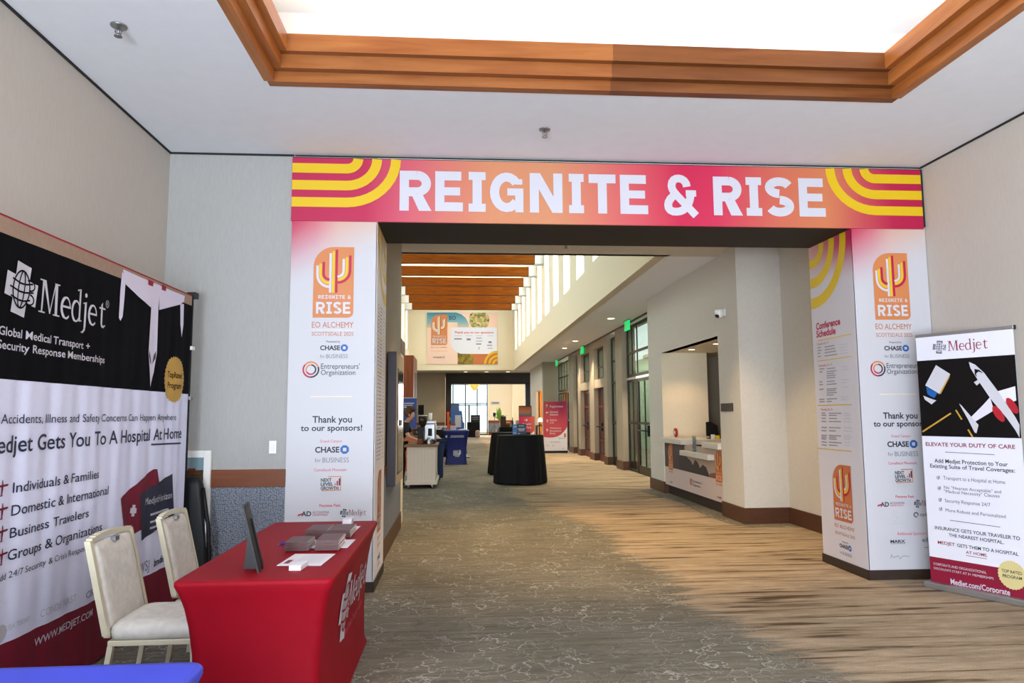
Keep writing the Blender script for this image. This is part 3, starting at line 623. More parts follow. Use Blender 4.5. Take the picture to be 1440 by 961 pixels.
y0 = (P.at(580, 296)[1]+P.at(1140, 305.5)[1])/2; y1 = (P.at(580, 239.5)[1]+P.at(1140, 252)[1])/2
word(P, 'REIGNITE', px[:8], y0, y1-y0, 'print_white', 2, .225)
P.begin('headline_lettering', 'white ampersand'); word(P, '&', px[8:9], y0, y1-y0, 'print_white', 2, .225)
P.begin('headline_lettering', 'white slab capitals reading RISE'); word(P, 'RISE', px[9:], y0, y1-y0, 'print_white', 2, .225)
def arcs(p, x_edge, sgn, zt, s, m='print_yellow', n=3, run=1.0, w=.076, gap=.062, first=.055, l=1.5, clip=None):
    """concentric corner stripes: straight from the edge, then a quarter turn up to the top edge"""
    for i in range(n):
        d = (first+w/2+i*(w+gap))*s; r = d
        xc = x_edge+sgn*run*s
        pts = [(x_edge, zt-d)]+[(xc+sgn*(r*math.sin(math.radians(a))*1.08), zt-r*math.cos(math.radians(a))) for a in range(0, 91, 9)]
        p.stroke(pts, w*s, m, l)
for xe, sg in ((-1.406, 1), (4.147, -1)):
    P.begin('corner_stripes', 'yellow striped arcs in the upper %s corner' % ('left' if sg == 1 else 'right'))
    run = (P.at(487, 280)[0]+1.406) if sg == 1 else 4.147-P.at(1232, 290)[0]
    arcs(P, xe, sg, ZT-.001, 1.0, run=run, w=.083, gap=.064, first=.047)
P.finish(hb)

WRAP = [(0, (190, 20, 76)), (.28, (204, 84, 100)), (.55, (214, 150, 122)), (1, (216, 160, 112))]
ramp2d('wrap_gradient', WRAP, (196, 194, 200), fade=(.80, 1.02, -.10))
ramp2d('side_gradient_right', [(0, (180, 16, 72)), (.3, (190, 60, 96)), (1, (206, 150, 140))], (208, 202, 208), fade=(.84, .97, -.03), axis='Y')
ramp2d('side_gradient_left', [(0, (236, 206, 190)), (1, (226, 190, 170))], (238, 232, 234), fade=(.8, 1.0, 0), axis='Y')
def chase(p, cx, y, s, ink='print_ink', sub='print_grey', l=2):
    """bank sponsor mark: bold word, four-piece octagon, line below; s = capital height, cx = centre"""
    p.text('CHASE', cx-3.1*s, cx+1.35*s, y, y+s, ink, l, .03)
    ox, oy, r = cx+2.3*s, y+.5*s, .78*s
    for k in range(4):
        a = k*math.pi/2; T = lambda u, v: (ox+u*math.cos(a)-v*math.sin(a), oy+u*math.sin(a)+v*math.cos(a))
        p.poly([T(-.42*r, 1*r), T(.42*r, 1*r), T(1*r, .42*r), T(.35*r, .42*r), T(-.42*r, .42*r)], 'print_blue', l)
    p.text('for', cx-3.1*s, cx-2.0*s, y-1.75*s, y-1.05*s, sub, l); p.text('BUSINESS', cx-1.7*s, cx+3.1*s, y-1.85*s, y-.95*s, sub, l)
def column_front(root, x0, x1, front):
    """both columns carry the same artwork from the badge downward"""
    p = Print((0, 5.956, 0), (1, 0, 0), (0, 0, 1)); w = x1-x0; cx = (x0+x1)/2
    z = lambda v: p.at(468, v)[1]      # heights measured on the left column
    p.begin('cactus_badge', 'orange cactus badge with REIGNITE & RISE'); cactus(p, cx-.235*w+.0, cx+.235*w, z(447), z(347.5))
    p.begin('event_lettering', 'orange event name and place under the badge')
    p.text('EO ALCHEMY', cx-.24*w, cx+.24*w, z(461), z(453), 'print_copper', 2); p.rect(cx-.24*w, cx+.24*w, z(464.5), z(464), 'print_paleline', 2); p.text('SCOTTSDALE 2025', cx-.24*w, cx+.24*w, z(472.5), z(467), 'print_copper', 2)
    p.begin('sponsor_lettering', 'sponsor names and thanks in dark print')
    p.text('Presented by', cx-.07*w, cx+.09*w, z(482), z(479), 'print_ink', 2); chase(p, cx+.02*w, z(492.5), .0365)
    ex, ey = cx-.24*w, z(520); r = .062
    for i, (c, a0) in enumerate((('print_orange', 20), ('print_crimson', 140), ('print_ink', 255))):
        p.arc(ex, ey, r, r, a0, a0+125, .013, c, 2); p.arc(ex, ey, r*.62, r*.62, a0+60, a0+190, .012, c, 2)
    p.text("Entrepreneurs'", cx-.125*w, cx+.32*w, z(519), z(511.5), 'print_ink', 2); p.text('Organization', cx-.125*w, cx+.27*w, z(527.5), z(520.5), 'print_ink', 2)
    p.rect(cx-.24*w, cx+.24*w, z(558.5), z(557.5), 'print_paleline', 2)
    p.text('Thank you', cx-.21*w, cx+.24*w, z(594.5), z(585.5), 'print_ink', 2, .02); p.text('to our sponsors!', cx-.34*w, cx+.36*w, z(606), z(598), 'print_ink', 2, .02)
    p.text('Grand Canyon', cx-.12*w, cx+.13*w, z(622.5), z(618.5), 'print_pink', 2); chase(p, cx+.02*w, z(636.5), .044)
    p.text('Camelback Mountain', cx-.18*w, cx+.19*w, z(663), z(659), 'print_pink', 2)
    for i, t in enumerate(('NEXT', 'LEVEL', 'GROWTH')): p.text(t, cx-.1*w, cx+(.02, .04, .1)[i]*w, z(677.5+5.8*i), z(673+5.8*i), 'print_ink', 2, .03)
    p.stroke([(cx-.02*w, z(670.5)), (cx+.125*w, z(670.5)), (cx+.125*w, z(689.5)), (cx-.09*w, z(690.5))], .007, 'print_orange', 2)
    for i in range(3): p.rect(cx+(.055+.024*i)*w, cx+(.072+.024*i)*w, z(683), z(680-3.5*i), ('print_orange', 'print_crimson', 'print_ink')[i], 2)
    p.rect(cx-.13*w, cx+.13*w, z(693.5), z(692.7), 'print_fade', 2); p.rect(cx-.1*w, cx+.1*w, z(696), z(695.3), 'print_fade', 2)
    p.text('Piestewa Peak', cx-.11*w, cx+.13*w, z(713), z(709), 'print_pink', 2, .01)
    p.text('AD', cx-.31*w, cx-.2*w, z(725.5), z(719), 'print_ink', 2, .03); p.stroke([(cx-.35*w, z(724.5)), (cx-.29*w, z(722))], .012, 'print_crimson', 2)
    p.text('ACCOUNTING', cx-.185*w, cx+.0*w, z(722), z(719), 'print_ink', 2); p.text('DEPARTMENT', cx-.185*w, cx-.01*w, z(725.6), z(722.8), 'print_pink', 2)
    medjet_mark(p, cx+.17*w, z(722), .04, 'print_ink', 'print_white', 2); medjet_word(p, cx+.22*w, cx+.42*w, z(725.5), .045, 'print_maroon', 2)
    zr = lambda v: p.at(1268, v)[1]
    p.stroke([(cx-.10*w, zr(721)), (cx-.15*w, zr(719)), (cx-.16*w, zr(724)), (cx-.1*w, zr(727)), (cx-.11*w, zr(732)), (cx-.16*w, zr(733))], .009, 'print_fade', 2); p.rect(cx-.22*w, cx-.03*w, zr(737), zr(735.7), 'print_fade', 2)
    p.arc(cx+.14*w, zr(724.5), .018, .018, -30, 300, .008, 'print_ink', 2); p.text('optiveum', cx+.19*w, cx+.42*w, zr(726.5), zr(721.5), 'print_ink', 2)
    p.text('Additional Sponsors', cx-.12*w, cx+.26*w, zr(753), zr(748.5), 'print_pink', 2)
    p.text('MARX', cx-.21*w, cx-.02*w, zr(763.5), zr(759.5), 'print_ink', 2, .03); p.rect(cx-.21*w, cx-.02*w, zr(765), zr(764.3), 'print_grey', 2)
    p.text('elua', cx+.2*w, cx+.38*w, zr(763), zr(757), 'print_ink', 2); p.disc(cx+.29*w, zr(768), .009, .009, 'print_ink', 2, 10); p.rect(cx+.22*w, cx+.37*w, zr(771.5), zr(770.7), 'print_grey', 2)
    p.stroke([(cx-.22*w, zr(785)), (cx-.2*w, zr(780)), (cx-.19*w, zr(784)), (cx-.12*w, zr(782)), (cx-.1*w, zr(786)), (cx-.06*w, zr(782)), (cx+.02*w, zr(783))], .004, 'print_grey', 2)
    p.text('FINDER', cx+.2*w, cx+.38*w, zr(784), zr(780.5), 'print_fade', 2)
    p.finish(root, front)
lw = thing('column_wrap', 'white printed board wrap on the left portal column, behind the red table', 'column wrap', (-1.05, 6.3, 0))
b = B(); b.box(-1.402, -.694, 5.956, 5.968, .08, ZH, 'wrap_gradient'); lfront = b.obj('front_panel', lw)
b = B(); b.box(-.700, -.6905, 5.956, 6.715, .08, ZH-.004, 'side_gradient_left'); lside = b.obj('side_panel', lw)
b = B(); b.box(-1.402, -.684, 5.946, 5.968, 0, .08, 'base_dark'); b.box(-.70, -.682, 5.946, 6.72, 0, .08, 'base_dark'); b.obj('plinth', lw)
column_front(lw, -1.402, -.694, lfront)
rw = thing('column_wrap', 'white printed board wrap on the right portal column, with the conference schedule on its side', 'column wrap', (3.82, 6.3, 0))
b = B(); b.box(3.469, 4.164, 5.956, 5.968, .08, ZH, 'wrap_gradient'); rfront = b.obj('front_panel', rw)
b = B(); b.box(3.4665, 3.476, 5.956, 6.715, .08, ZH-.004, 'side_gradient_right'); rside = b.obj('side_panel', rw)
b = B(); b.box(3.456, 4.164, 5.946, 5.968, 0, .08, 'base_dark'); b.box(3.456, 3.475, 5.946, 6.72, 0, .08, 'base_dark'); b.obj('plinth', rw)
column_front(rw, 3.469, 4.164, rfront)
M('print_mid', (150, 146, 154), .5)
# side of the right column: schedule; side of the left column: small print
p = Print((3.4665, 0, 0), (0, -1, 0), (0, 0, 1)); A = p.at
p.begin('corner_stripes', 'yellow striped arcs at the top')
ztop = ZH-.006; yb = -6.712; rad = (.10, .25, .42, .58); s_ = 0
for (r, w_) in ((.17, .085), (.36, .10), (.56, .105)):
    p.stroke([(yb, ztop-r)]+[(yb+.08+r*.98*math.sin(math.radians(a)), ztop-r*math.cos(math.radians(a))) for a in range(0, 91, 9)], w_, 'print_yellow', 1)
p.begin('schedule_lettering', 'crimson heading Conference Schedule over small print')
def line(t, u0, v0, u1, v1, cap, m, bold=0):
    x0, y0_ = A(u0, v0); x1, y1_ = A(u1, v1); _, yc = A(u0, v0-cap); p.text(t, x0, x1, (y0_+y1_)/2, (y0_+y1_)/2+(yc-y0_), m, 2, bold)
line('Conference', 1148, 464, 1182, 456.5, 9, 'print_crimson', .03); line('Schedule', 1148.5, 475, 1175.5, 469.5, 9, 'print_crimson', .03)
def bar(u0, u1, v, h, m):
    x0, yy = A(u0, v); x1, _ = A(u1, v); p.rect(x0, x1, yy-h/2, yy+h/2, m, 2)
def ruleh(v): 
    yy = A(1170, v)[1]; x0 = A(1150, v)[0]; x1 = A(1198, v)[0]; p.rect(x0, x1, yy-.004, yy+.004, 'print_yellow', 2)
for v in (475.5, 505.5, 570, 632.5): ruleh(v)
rs = random.Random(3)
line('Tuesday, Oct. 14', 1149.5, 485.8, 1165, 483.5, 3, 'print_crimson'); line('Wednesday, Oct. 15', 1151.5, 516.2, 1170, 514.2, 3, 'print_crimson'); line('Thursday, Oct. 16', 1154.5, 578, 1171, 577.2, 3, 'print_crimson')
for v in (488.5, 492.5, 496.5, 501): bar(1150, 1150+rs.uniform(4, 7), v+1, .011, 'print_mid'); bar(1160, 1160+rs.uniform(9, 18), v, .011, 'print_mid'); bar(1181, 1181+rs.uniform(10, 15), v-3, .008, 'print_fade')
for v in (519, 523, 526, 529, 532, 537, 541, 547.5, 550, 553, 556, 561.5, 565):
    if v in (519, 523, 537, 541, 547.5, 561.5, 565): bar(1152.5, 1152.5+rs.uniform(4, 8), v+.5, .011, 'print_mid'); bar(1183.5, 1183.5+rs.uniform(8, 12), v-2.5, .008, 'print_fade')
    bar(1163, 1163+rs.uniform(6, 15), v, .010, 'print_mid')
for v in (581.5, 584.5, 588.7, 593, 601.5, 606, 612.5, 615, 617.5, 622, 626):
    bar(1155.5, 1155.5+rs.uniform(5, 8), v-.2, .011, 'print_mid'); bar(1166, 1166+rs.uniform(8, 18), v, .010, 'print_mid'); bar(1187, 1187+rs.uniform(8, 12), v+.3, .008, 'print_fade')
x0, zb = A(1174, 731); x1, zt_ = A(1198, 656)
p.begin('cactus_badge', 'copper cactus badge low on the side face'); cactus(p, x0, x1-.02, zb+.005, zt_, pal=('print_copper', 'print_white', 'print_yellow', 'print_crimson'))
p.begin('event_lettering')
xc = (x0+x1)/2-.005; hw = (x1-x0)/2*.98
p.text('EO ALCHEMY', xc-hw, xc+hw, zb-.062, zb-.03, 'print_copper', 2); p.text('SCOTTSDALE 2025', xc-hw, xc+hw, zb-.125, zb-.1, 'print_copper', 2); p.text('Presented by', xc-.05, xc+.05, zb-.185, zb-.17, 'print_ink', 2); chase(p, xc, zb-.235, .032)
p.finish(rw, rside)
p = Print((-.6905, 0, 0), (0, 1, 0), (0, 0, 1))
p.begin('corner_stripes')
for (r, w_) in ((.17, .085), (.36, .10), (.56, .105)):
    p.stroke([(6.712, ztop-r)]+[(6.712-.08-r*.98*math.sin(math.radians(a)), ztop-r*math.cos(math.radians(a))) for a in range(0, 91, 9)], w_, 'print_yellow', 1)
p.begin('schedule_lettering', 'small grey print')
for i in range(42):
    zz = 2.35-i*.032
    if i % 9 == 8: p.rect(6.07, 6.62, zz, zz+.005, 'print_yellow', 2); continue
    p.rect(6.08, 6.08+rs.uniform(.06, .09), zz, zz+.011, 'print_mid', 2); p.rect(6.22, 6.22+rs.uniform(.1, .2), zz, zz+.010, 'print_mid', 2); p.rect(6.47, 6.47+rs.uniform(.08, .14), zz, zz+.008, 'print_fade', 2)
p.begin('cactus_badge', 'copper cactus badge low on the side face'); cactus(p, 6.20, 6.46, .42, .94, pal=('print_copper', 'print_white', 'print_yellow', 'print_crimson'))
p.begin('event_lettering'); p.text('EO ALCHEMY', 6.2, 6.46, .36, .39, 'print_copper', 2); p.text('SCOTTSDALE 2025', 6.2, 6.46, .30, .325, 'print_copper', 2); chase(p, 6.33, .19, .032)
p.finish(lw, lside)
# ------------------------------------------------------------------ pop-up backdrop along the left wall
M('fabric_white', (224, 226, 250), .7, noise=.015, scale=40); M('fabric_black', (10, 10, 15), .8, spec=.08); M('fabric_tan', (160, 134, 116), .8, noise=.06, scale=30); M('fabric_maroon', (116, 14, 40), .7, noise=.06, scale=10); M('fabric_red_edge', (150, 20, 40), .7)
M('print_navy', (38, 42, 62), .6); M('print_lilac', (222, 216, 236), .6); M('print_dark_grey', (60, 60, 72), .6)  # the last is a dark grey ink for small print and details
BX = -2.085; BY0, BY1 = 2.68, 5.67
fold = lambda x, y: (.004*math.sin(x*21+.6*math.sin(x*5))+.0018*math.sin(x*47+1))*min(1, max(0, (2.5-y)*1.0))
p = Print((BX, 0, 0), (0, 1, 0), (0, 0, 1), .0015, fold); A = p.at
def zline(a, c):
    (x0, z0), (x1, z1) = A(*a), A(*c); return lambda x: z0+(z1-z0)*(x-x0)/(x1-x0)
lines = [lambda x: .015, zline((0, 908.4), (231.5, 797.8)), zline((0, 533), (264, 554.5)), zline((0, 326), (272, 431)), zline((0, 302), (275, 419.5)), zline((0, 299), (275, 417.5))]
bd = thing('backdrop_banner', 'tall black, white and maroon fabric backdrop standing along the left wall', 'backdrop', (BX-.1, 4.2, 0))
cloth = lambda x, z: p.P(x, z, 0)+p.n*fold(x, z)
b = B(); n = 200; V = []
for i in range(n+1):
    x = BY0+(BY1-BY0)*i/n; row = []
    for k, f in enumerate(lines):
        row.append(b.bm.verts.new(cloth(x, f(x))))
        if k < 5:
            for t in (.25, .5, .75): row.append(b.bm.verts.new(cloth(x, f(x)+(lines[k+1](x)-f(x))*t)))
    V.append(row)
nm = ['fabric_maroon', 'fabric_white', 'fabric_black', 'fabric_tan', 'fabric_red_edge']
for i in range(n):
    for j in range(len(V[0])-1):
        b._set([b.bm.faces.new((V[i][j], V[i+1][j], V[i+1][j+1], V[i][j+1]))], nm[j//4], True)
b.obj('fabric_panel', bd)
b = B()
zt = lines[5](BY1)
for dy, dx in ((.028, 0), (.07, -.03)):
    b.tube([(BX-.01+dx, BY1+dy, .02), (BX-.01+dx, BY1+dy, zt)], .013, 'metal_black')
b.tube([(BX-.03, BY0, zt-.02), (BX-.03, BY1+.05, zt-.015)], .012, 'metal_black'); b.tube([(BX-.03, BY0-.02, .02), (BX-.03, BY0-.02, zt)], .013, 'metal_black')
for z in (.05, 1.2): b.tube([(BX-.03, BY0, z), (BX-.03, BY1+.05, z)], .01, 'metal_black')
for z0_, z1_ in ((.05, 1.2), (1.2, zt-.02)): b.tube([(BX-.06, BY0, z0_), (BX-.06, BY1, z1_)], .009, 'metal_black'); b.tube([(BX-.06, BY0, z1_), (BX-.06, BY1, z0_)], .009, 'metal_black')
b.obj('frame', bd)
for z in (1.93, 1.54):
    b = B(); b.box(BX-.03, BX+.012, BY1+.01, BY1+.075, z, z+.03, 'plastic_white' if z > 1.7 else 'metal_grey', .004); b.obj('clip', bd)
b = B(); b.box(BX-.05, BX+.02, BY1+.02, BY1+.09, zt-.02, zt+.03, 'plastic_black', .006); b.obj('corner_hub', bd)
for y in (BY0+.1, BY1-.08):
    b = B(); b.box(BX-.2, BX-.0, y-.02, y+.02, 0, .03, 'metal_black', .004); b.obj('foot', bd)
p.begin('medjet_logo', 'white cross with globe and serif wordmark')
(cx, cy), (_, ct), (_, cb) = A(29.2, 407), A(29.2, 371), A(29.2, 443); medjet_mark(p, cx, cy, (ct-cb)/1.55, 'print_white', 'fabric_black', 2, -.13)
x0, z0 = A(52.4, 438.8); x1, z1 = A(148, 461.5); _, zc = A(56, 392); medjet_word(p, x0, x1, (z0+z1)/2+.0, zc-z0, 'print_white', 2)
x0, z0 = A(150.5, 428); p.arc(x0, z0, .02, .02, 0, 360, .004, 'print_white', 2); p.text('R', x0-.008, x0+.009, z0-.01, z0+.01, 'print_white', 2)
p.begin('heading_lettering', 'white heading on the black band')
p.tpx('Global Medical Transport +', (-4, 470.2), (125, 492), 458, 'print_white', 2, .012); p.tpx('Security Response Memberships', (-6, 489), (146.6, 511.5), 477, 'print_white', 2, .012)
p.begin('body_lettering', 'dark lettering on the white band')
p.tpx('Accidents, Illness and Safety Concerns Can Happen Anywhere', (0, 594.7), (246.5, 591.9), 581.3, 'print_navy', 2)
p.tpx('Medjet Gets You To A Hospital At Home', (-26, 635.9), (255.3, 618.4), 611, 'print_navy', 2, .01)
p.begin('underline'); x0, z0 = A(212.8, 625.5); x1, z1 = A(254.5, 623.6); p.stroke([(x0, z0), (x1, z1)], .012, 'print_navy', 2); p.begin('list_lettering', 'dark list of who is covered')
for t, lb, rb, cp in (('Individuals & Families', (18.8, 692.2), (138.9, 673.5), 678), ('Domestic & International', (16.7, 724), (152.3, 696.8), 709.4), ('Business Travelers', (14.6, 755.3), (123, 729), 741.5), ('Groups & Organizations', (11.7, 786.5), (143, 748.6), 772)):
    p.tpx(t, lb, rb, cp, 'print_navy', 2, .006)
p.tpx('Add 24/7 Security & Crisis Response Benefits', (-9, 817.4), (149, 767), 808, 'print_dark_grey', 2)
p.begin('plane_bullets', 'small red jets beside the list')
for v in (684.5, 717, 748.5, 781):
    x0, z0 = A(2, v); s = .04
    p.poly([(x0-1.8*s, z0-.12*s), (x0+1.0*s, z0-.05*s), (x0+1.35*s, z0+.1*s), (x0+1.0*s, z0+.2*s), (x0-1.8*s, z0+.14*s)], 'fabric_maroon', 2); p.poly([(x0-.2*s, z0), (x0+.2*s, z0), (x0+.05*s, z0-1.0*s), (x0-.15*s, z0-1.0*s)], 'fabric_maroon', 2.3); p.poly([(x0-.5*s, z0-1*s), (x0+.15*s, z0-1*s), (x0+.15*s, z0-1.12*s), (x0-.5*s, z0-1.12*s)], 'fabric_maroon', 2); p.poly([(x0-.1*s, z0), (x0+.2*s, z0), (x0+.05*s, z0+.7*s), (x0-.1*s, z0+.7*s)], 'fabric_maroon', 2.3)
p.begin('jet_picture', 'pale jet seen from below on the black band')
def C7(pts, m, l=2): p.poly([A(150+x/5.057, 370+y/5.057) for x, y in pts], m, l)
C7([(112, 45), (330, 142), (312, 318), (220, 235), (130, 152)], 'print_lilac'); C7([(374, 162), (552, 235), (546, 275), (518, 296), (370, 334)], 'print_lilac')
C7([(106, 62), (132, 92), (120, 250), (108, 380), (94, 412), (84, 388), (94, 200)], 'print_lilac', 2.4); C7([(520, 292), (545, 292), (541, 440), (528, 527), (520, 440)], 'print_lilac', 2.4)
C7([(328, 140), (378, 160), (364, 330), (354, 640), (334, 780), (308, 882), (292, 640), (312, 320)], 'print_lilac', 2.7)
C7([(290, 115), (330, 135), (324, 168), (290, 155)], 'fabric_red_edge', 3); C7([(388, 152), (420, 168), (416, 202), (386, 190)], 'fabric_red_edge', 3)
C7([(296, 618), (306, 660), (314, 722), (304, 712), (295, 660)], 'print_dark_grey', 3); C7([(350, 625), (346, 680), (322, 722), (332, 660)], 'print_dark_grey', 3)
p.begin('gold_seal', 'gold scalloped seal reading TopRated Program')
cx, cz = A(245, 534); rx = (A(259.5, 534)[0]-A(230.5, 534)[0])/2; rz_ = (A(245, 501)[1]-A(245, 567)[1])/2; p.disc(cx, cz, rx, rz_, 'print_gold', 2, 64, 1)
p.text('TopRated', cx-rx*.66, cx+rx*.66, cz+.012, cz+.055, 'fabric_black', 3, .01); p.text('Program', cx-rx*.6, cx+rx*.6, cz-.065, cz-.022, 'fabric_black', 3, .01)
p.begin('membership_cards', 'red and navy cards with small print')
C2 = lambda x, y: A(x/2.397, 560+y/2.397)
p.poly([C2(405, 340), C2(412, 330), C2(515, 240), C2(528, 240), C2(552, 400), C2(420, 475)], 'fabric_maroon', 2); p.poly([C2(470, 325), C2(578, 255), C2(583, 400), C2(475, 482)], 'print_navy', 3)
cx, cz = C2(447, 380); medjet_mark(p, cx, cz, .045, 'print_white', None, 3); x0, z0 = C2(488, 372); x1, z1 = C2(576, 318); p.text('MedjetHorizon', x0, x1, (z0+z1)/2-.01, (z0+z1)/2+.035, 'print_white', 4, .0)
for dy in (.09, .14, .18): p.rect(x0+.08, x1-.05, (z0+z1)/2-dy, (z0+z1)/2-dy+.014, 'print_fade', 4)
p.begin('press_lettering', 'grey newspaper names above the maroon band')
p.tpx('USA TODAY', (8.3, 887.5), (41, 873.7), 880, 'print_fade', 2); cx, cz = A(2, 892); p.disc(cx, cz, .04, .04, 'print_fade', 2, 20)
p.tpx('CONDE NAST', (57, 866.6), (106, 848), 856, 'print_fade', 2); p.tpx('WSJ', (196, 807), (208.6, 802), 793, 'print_grey', 2); p.tpx('bre.din', (215.7, 796), (231, 790.5), 786, 'print_dark_grey', 2, .02)
p.tpx('CBS', (119, 842), (134, 836), 833, 'print_grey', 2)
p.begin('address_lettering', 'white web address on the maroon band'); p.tpx('WWW.MEDJET.COM', (49, 906.3), (130, 868.7), 896, 'print_white', 2, .012); p.tpx('8', (196.5, 832), (200.5, 830), 824, 'print_white', 2, .01)
p.finish(bd)

# ------------------------------------------------------------------ tables with fitted covers
M('cover_red', (140, 6, 26), .6, noise=.04, scale=14, spec=.14); M('cover_blue', (62, 74, 204), .5, noise=.05, scale=4, spec=.35)
def rrect(x0, x1, y0, y1, r, n=5):
    out = []
    for cx, cy, a0 in ((x1-r, y1-r, 0), (x0+r, y1-r, 90), (x0+r, y0+r, 180), (x1-r, y0+r, 270)):
        for i in range(n+1): a = math.radians(a0+90*i/n); out.append((cx+r*math.cos(a), cy+r*math.sin(a)))
    return out
def fitted_cover(x0, x1, y0, y1, h, m, inset=.055, r=.03, flare=.03, wrinkle=0):
    b = B(); R = []
    prof = [(h, -.02, 0), (h, .0, .012), (h-.006, .004, .016), (h-.02, .004, .02), (h-.06, -.012, 0), (h-.12, -.028, 0), (h-.2, -.042, 0), (h-.32, -inset, 0), (h-.5, -inset-.006, 0), (.06, -inset-.004, 0), (.015, -inset+.012, 0)]
    for z, d, e in prof: R.append([(x, y, z+(wrinkle*math.sin(x*31+y*17+z*9) if 0 < z < h-.03 else 0)) for x, y in rrect(x0-d, x1+d, y0-d, y1+d, r+abs(d)*.3)])
    b.rings(R, m, cap=False); b._set([b.bm.faces.new([b.bm.verts.new(q) for q in R[0]])], m)
    bmesh.ops.remove_doubles(b.bm, verts=b.bm.verts, dist=1e-5); return b
def legs(root, x0, x1, y0, y1, h):
    for x in (x0, x1):
        for y in (y0, y1): b = B(); b.tube([(x, y, 0), (x, y, h)], .014, 'metal_grey'); b.obj('leg', root)
TRX0, TRX1, TRY0, TRY1 = -1.172, -.528, 3.10, 4.74
rtb = thing('display_table', 'table under a fitted red cover with a white cross logo on its side', 'table', ((TRX0+TRX1)/2, (TRY0+TRY1)/2, 0))
b = B(); b.box(TRX0+.02, TRX1-.02, TRY0+.02, TRY1-.02, .70, .728, 'plastic_white', .005); b.obj('tabletop', rtb); legs(rtb, TRX0+.1, TRX1-.1, TRY0+.15, TRY1-.15, .7)
fitted_cover(TRX0, TRX1, TRY0, TRY1, .738, 'cover_red').obj('table_cover', rtb)
def side_bulge(x, z):
    d = .738-z; k = [(0, -.004), (.02, -.004), (.06, .012), (.12, .028), (.2, .042), (.32, .055), (.5, .061), (.74, .055)]
    for (a, e), (c, f) in zip(k, k[1:]):
        if a <= d <= c: return .06-(e+(f-e)*(d-a)/(c-a))
    return 0
p = Print((TRX1-.059, 0, 0), (0, 1, 0), (0, 0, 1), .003, side_bulge); A = p.at
p.begin('medjet_logo', 'white cross and serif wordmark on the red side')
cx, cz = A(481.5, 853); medjet_mark(p, cx, cz, .2, 'print_white', 'cover_red', 1); x0 = A(487.5, 858)[0]; x1 = A(511, 820)[0]; zb_ = A(490, 857)[1]; medjet_word(p, x0-.02, min(x1, 4.62), zb_+.01, .15, 'print_white', 1)
p.text('Global Medical Transport + Security', x0-.1, min(x1, 4.6)-.1, zb_-.10, zb_-.06, 'print_pink', 1)
p.finish(rtb)
blt = thing('display_table', 'table corner under a smooth violet-blue cloth in the lower left corner', 'table', (-1.55, 1.75, 0))
b = B(); b.box(-2.36, -.72, 1.42, 2.10, .70, .728, 'plastic_white', .005); b.obj('tabletop', blt); legs(blt, -2.2, -.85, 1.5, 2.0, .7)
fitted_cover(-2.38, -.70, 1.40, 2.118, .738, 'cover_blue', .012, .05).obj('table_cover', blt)
# things on the red table
def sheet(label, pts, z, m='print_paper', marks=None):
    cx = sum(q[0] for q in pts)/4; cy = sum(q[1] for q in pts)/4
    t = thing('paper_sheet', label, 'paper', (cx, cy, z), 0, 'papers on the red table')
    b = B(); b.prism([(x, y, z+.001) for x, y in pts], (0, 0, .0015), m); b.obj('sheet', t)
    if marks:
        b = B()
        for (u0, u1, v0, v1, mm) in marks:
            Q = lambda u, v: tuple((pts[0][i]*(1-u)+pts[1][i]*u)*(1-v)+(pts[3][i]*(1-u)+pts[2][i]*u)*v for i in (0, 1))
            b.poly([(*Q(u, v), z+.0031) for u, v in ((u0, v0), (u1, v0), (u1, v1), (u0, v1))], mm)
        b.obj('print', t)
TZ = .739
mk = [(.08, .2, .15, .45, 'print_maroon')]+[(.3, .9, .25+.11*i, .27+.11*i, 'print_fade') for i in range(6)]
sheet('large white printed sheet at the near end of the red table', [(-.825, 3.382), (-.624, 3.361), (-.604, 3.632), (-.803, 3.652)], TZ, marks=mk)
sheet('white sheet under the two nearer brown brochure stacks', [(-.80, 3.80), (-.571, 3.79), (-.563, 4.03), (-.80, 4.045)], TZ, marks=mk[1:4])
sheet('white sheet with a grey picture behind the brown brochure stacks', [(-.80, 4.25), (-.611, 4.217), (-.600, 4.503), (-.798, 4.525)], TZ, marks=[(.05, .45, .3, .9, 'print_grey'), (.5, .7, .4, .85, 'print_fade')])
M('brochure_brown', (92, 62, 62), .5, noise=.08, scale=40); M('card_edge', (226, 214, 210), .6)
def stack(label, x, y, w, d, h, layers):
    t = thing('brochure_stack', label, 'brochure stack', (x+w/2, y+d/2, TZ+.003), 0, 'brown brochure stacks')
    b = B()
    for i in range(layers):
        z = TZ+.003+h*i/layers; j = random.uniform(-.003, .003); vs = b.box(x+j, x+w+j, y+j, y+d+j, z, z+h/layers-.0006, 'brochure_brown')
        for f in {f for v in vs for f in v.link_faces}:
            if f.normal.x > .9: f.material_index = b.mi('card_edge')
    b.obj('brochures', t)
stack('brown brochure stack nearest the blue pen, left of its front pair', -.868, 3.72, .113, .18, .044, 9)
stack('brown brochure stack in the front pair, right one nearer the table edge', -.720, 3.72, .115, .215, .05, 10)
stack('brown brochure stack in the rear pair, left one', -.846, 4.085, .118, .2, .046, 9)
stack('brown brochure stack in the rear pair, right one', -.720, 4.09, .119, .225, .042, 9)
def cards(label, x, y, w, d, h, rz, z=TZ+.003):
    t = thing('card_pile', label, 'card pile', (x, y, z), rz, 'white card piles'); b = B()
    for i in range(6): j = random.uniform(-.002, .002); b.box(-w/2+j, w/2+j, -d/2, d/2, h*i/6, h*(i+1)/6-.0004, 'print_paper')
    b.obj('cards', t, True)
cards('small white card pile at the front edge of the large printed sheet', -.715, 3.325, .052, .1, .022, -.1, TZ); cards('small white card pile at the far end of the red table', -.692, 4.6, .055, .085, .034, 0, TZ+.002)
M('pen_blue', (30, 40, 150), .35)
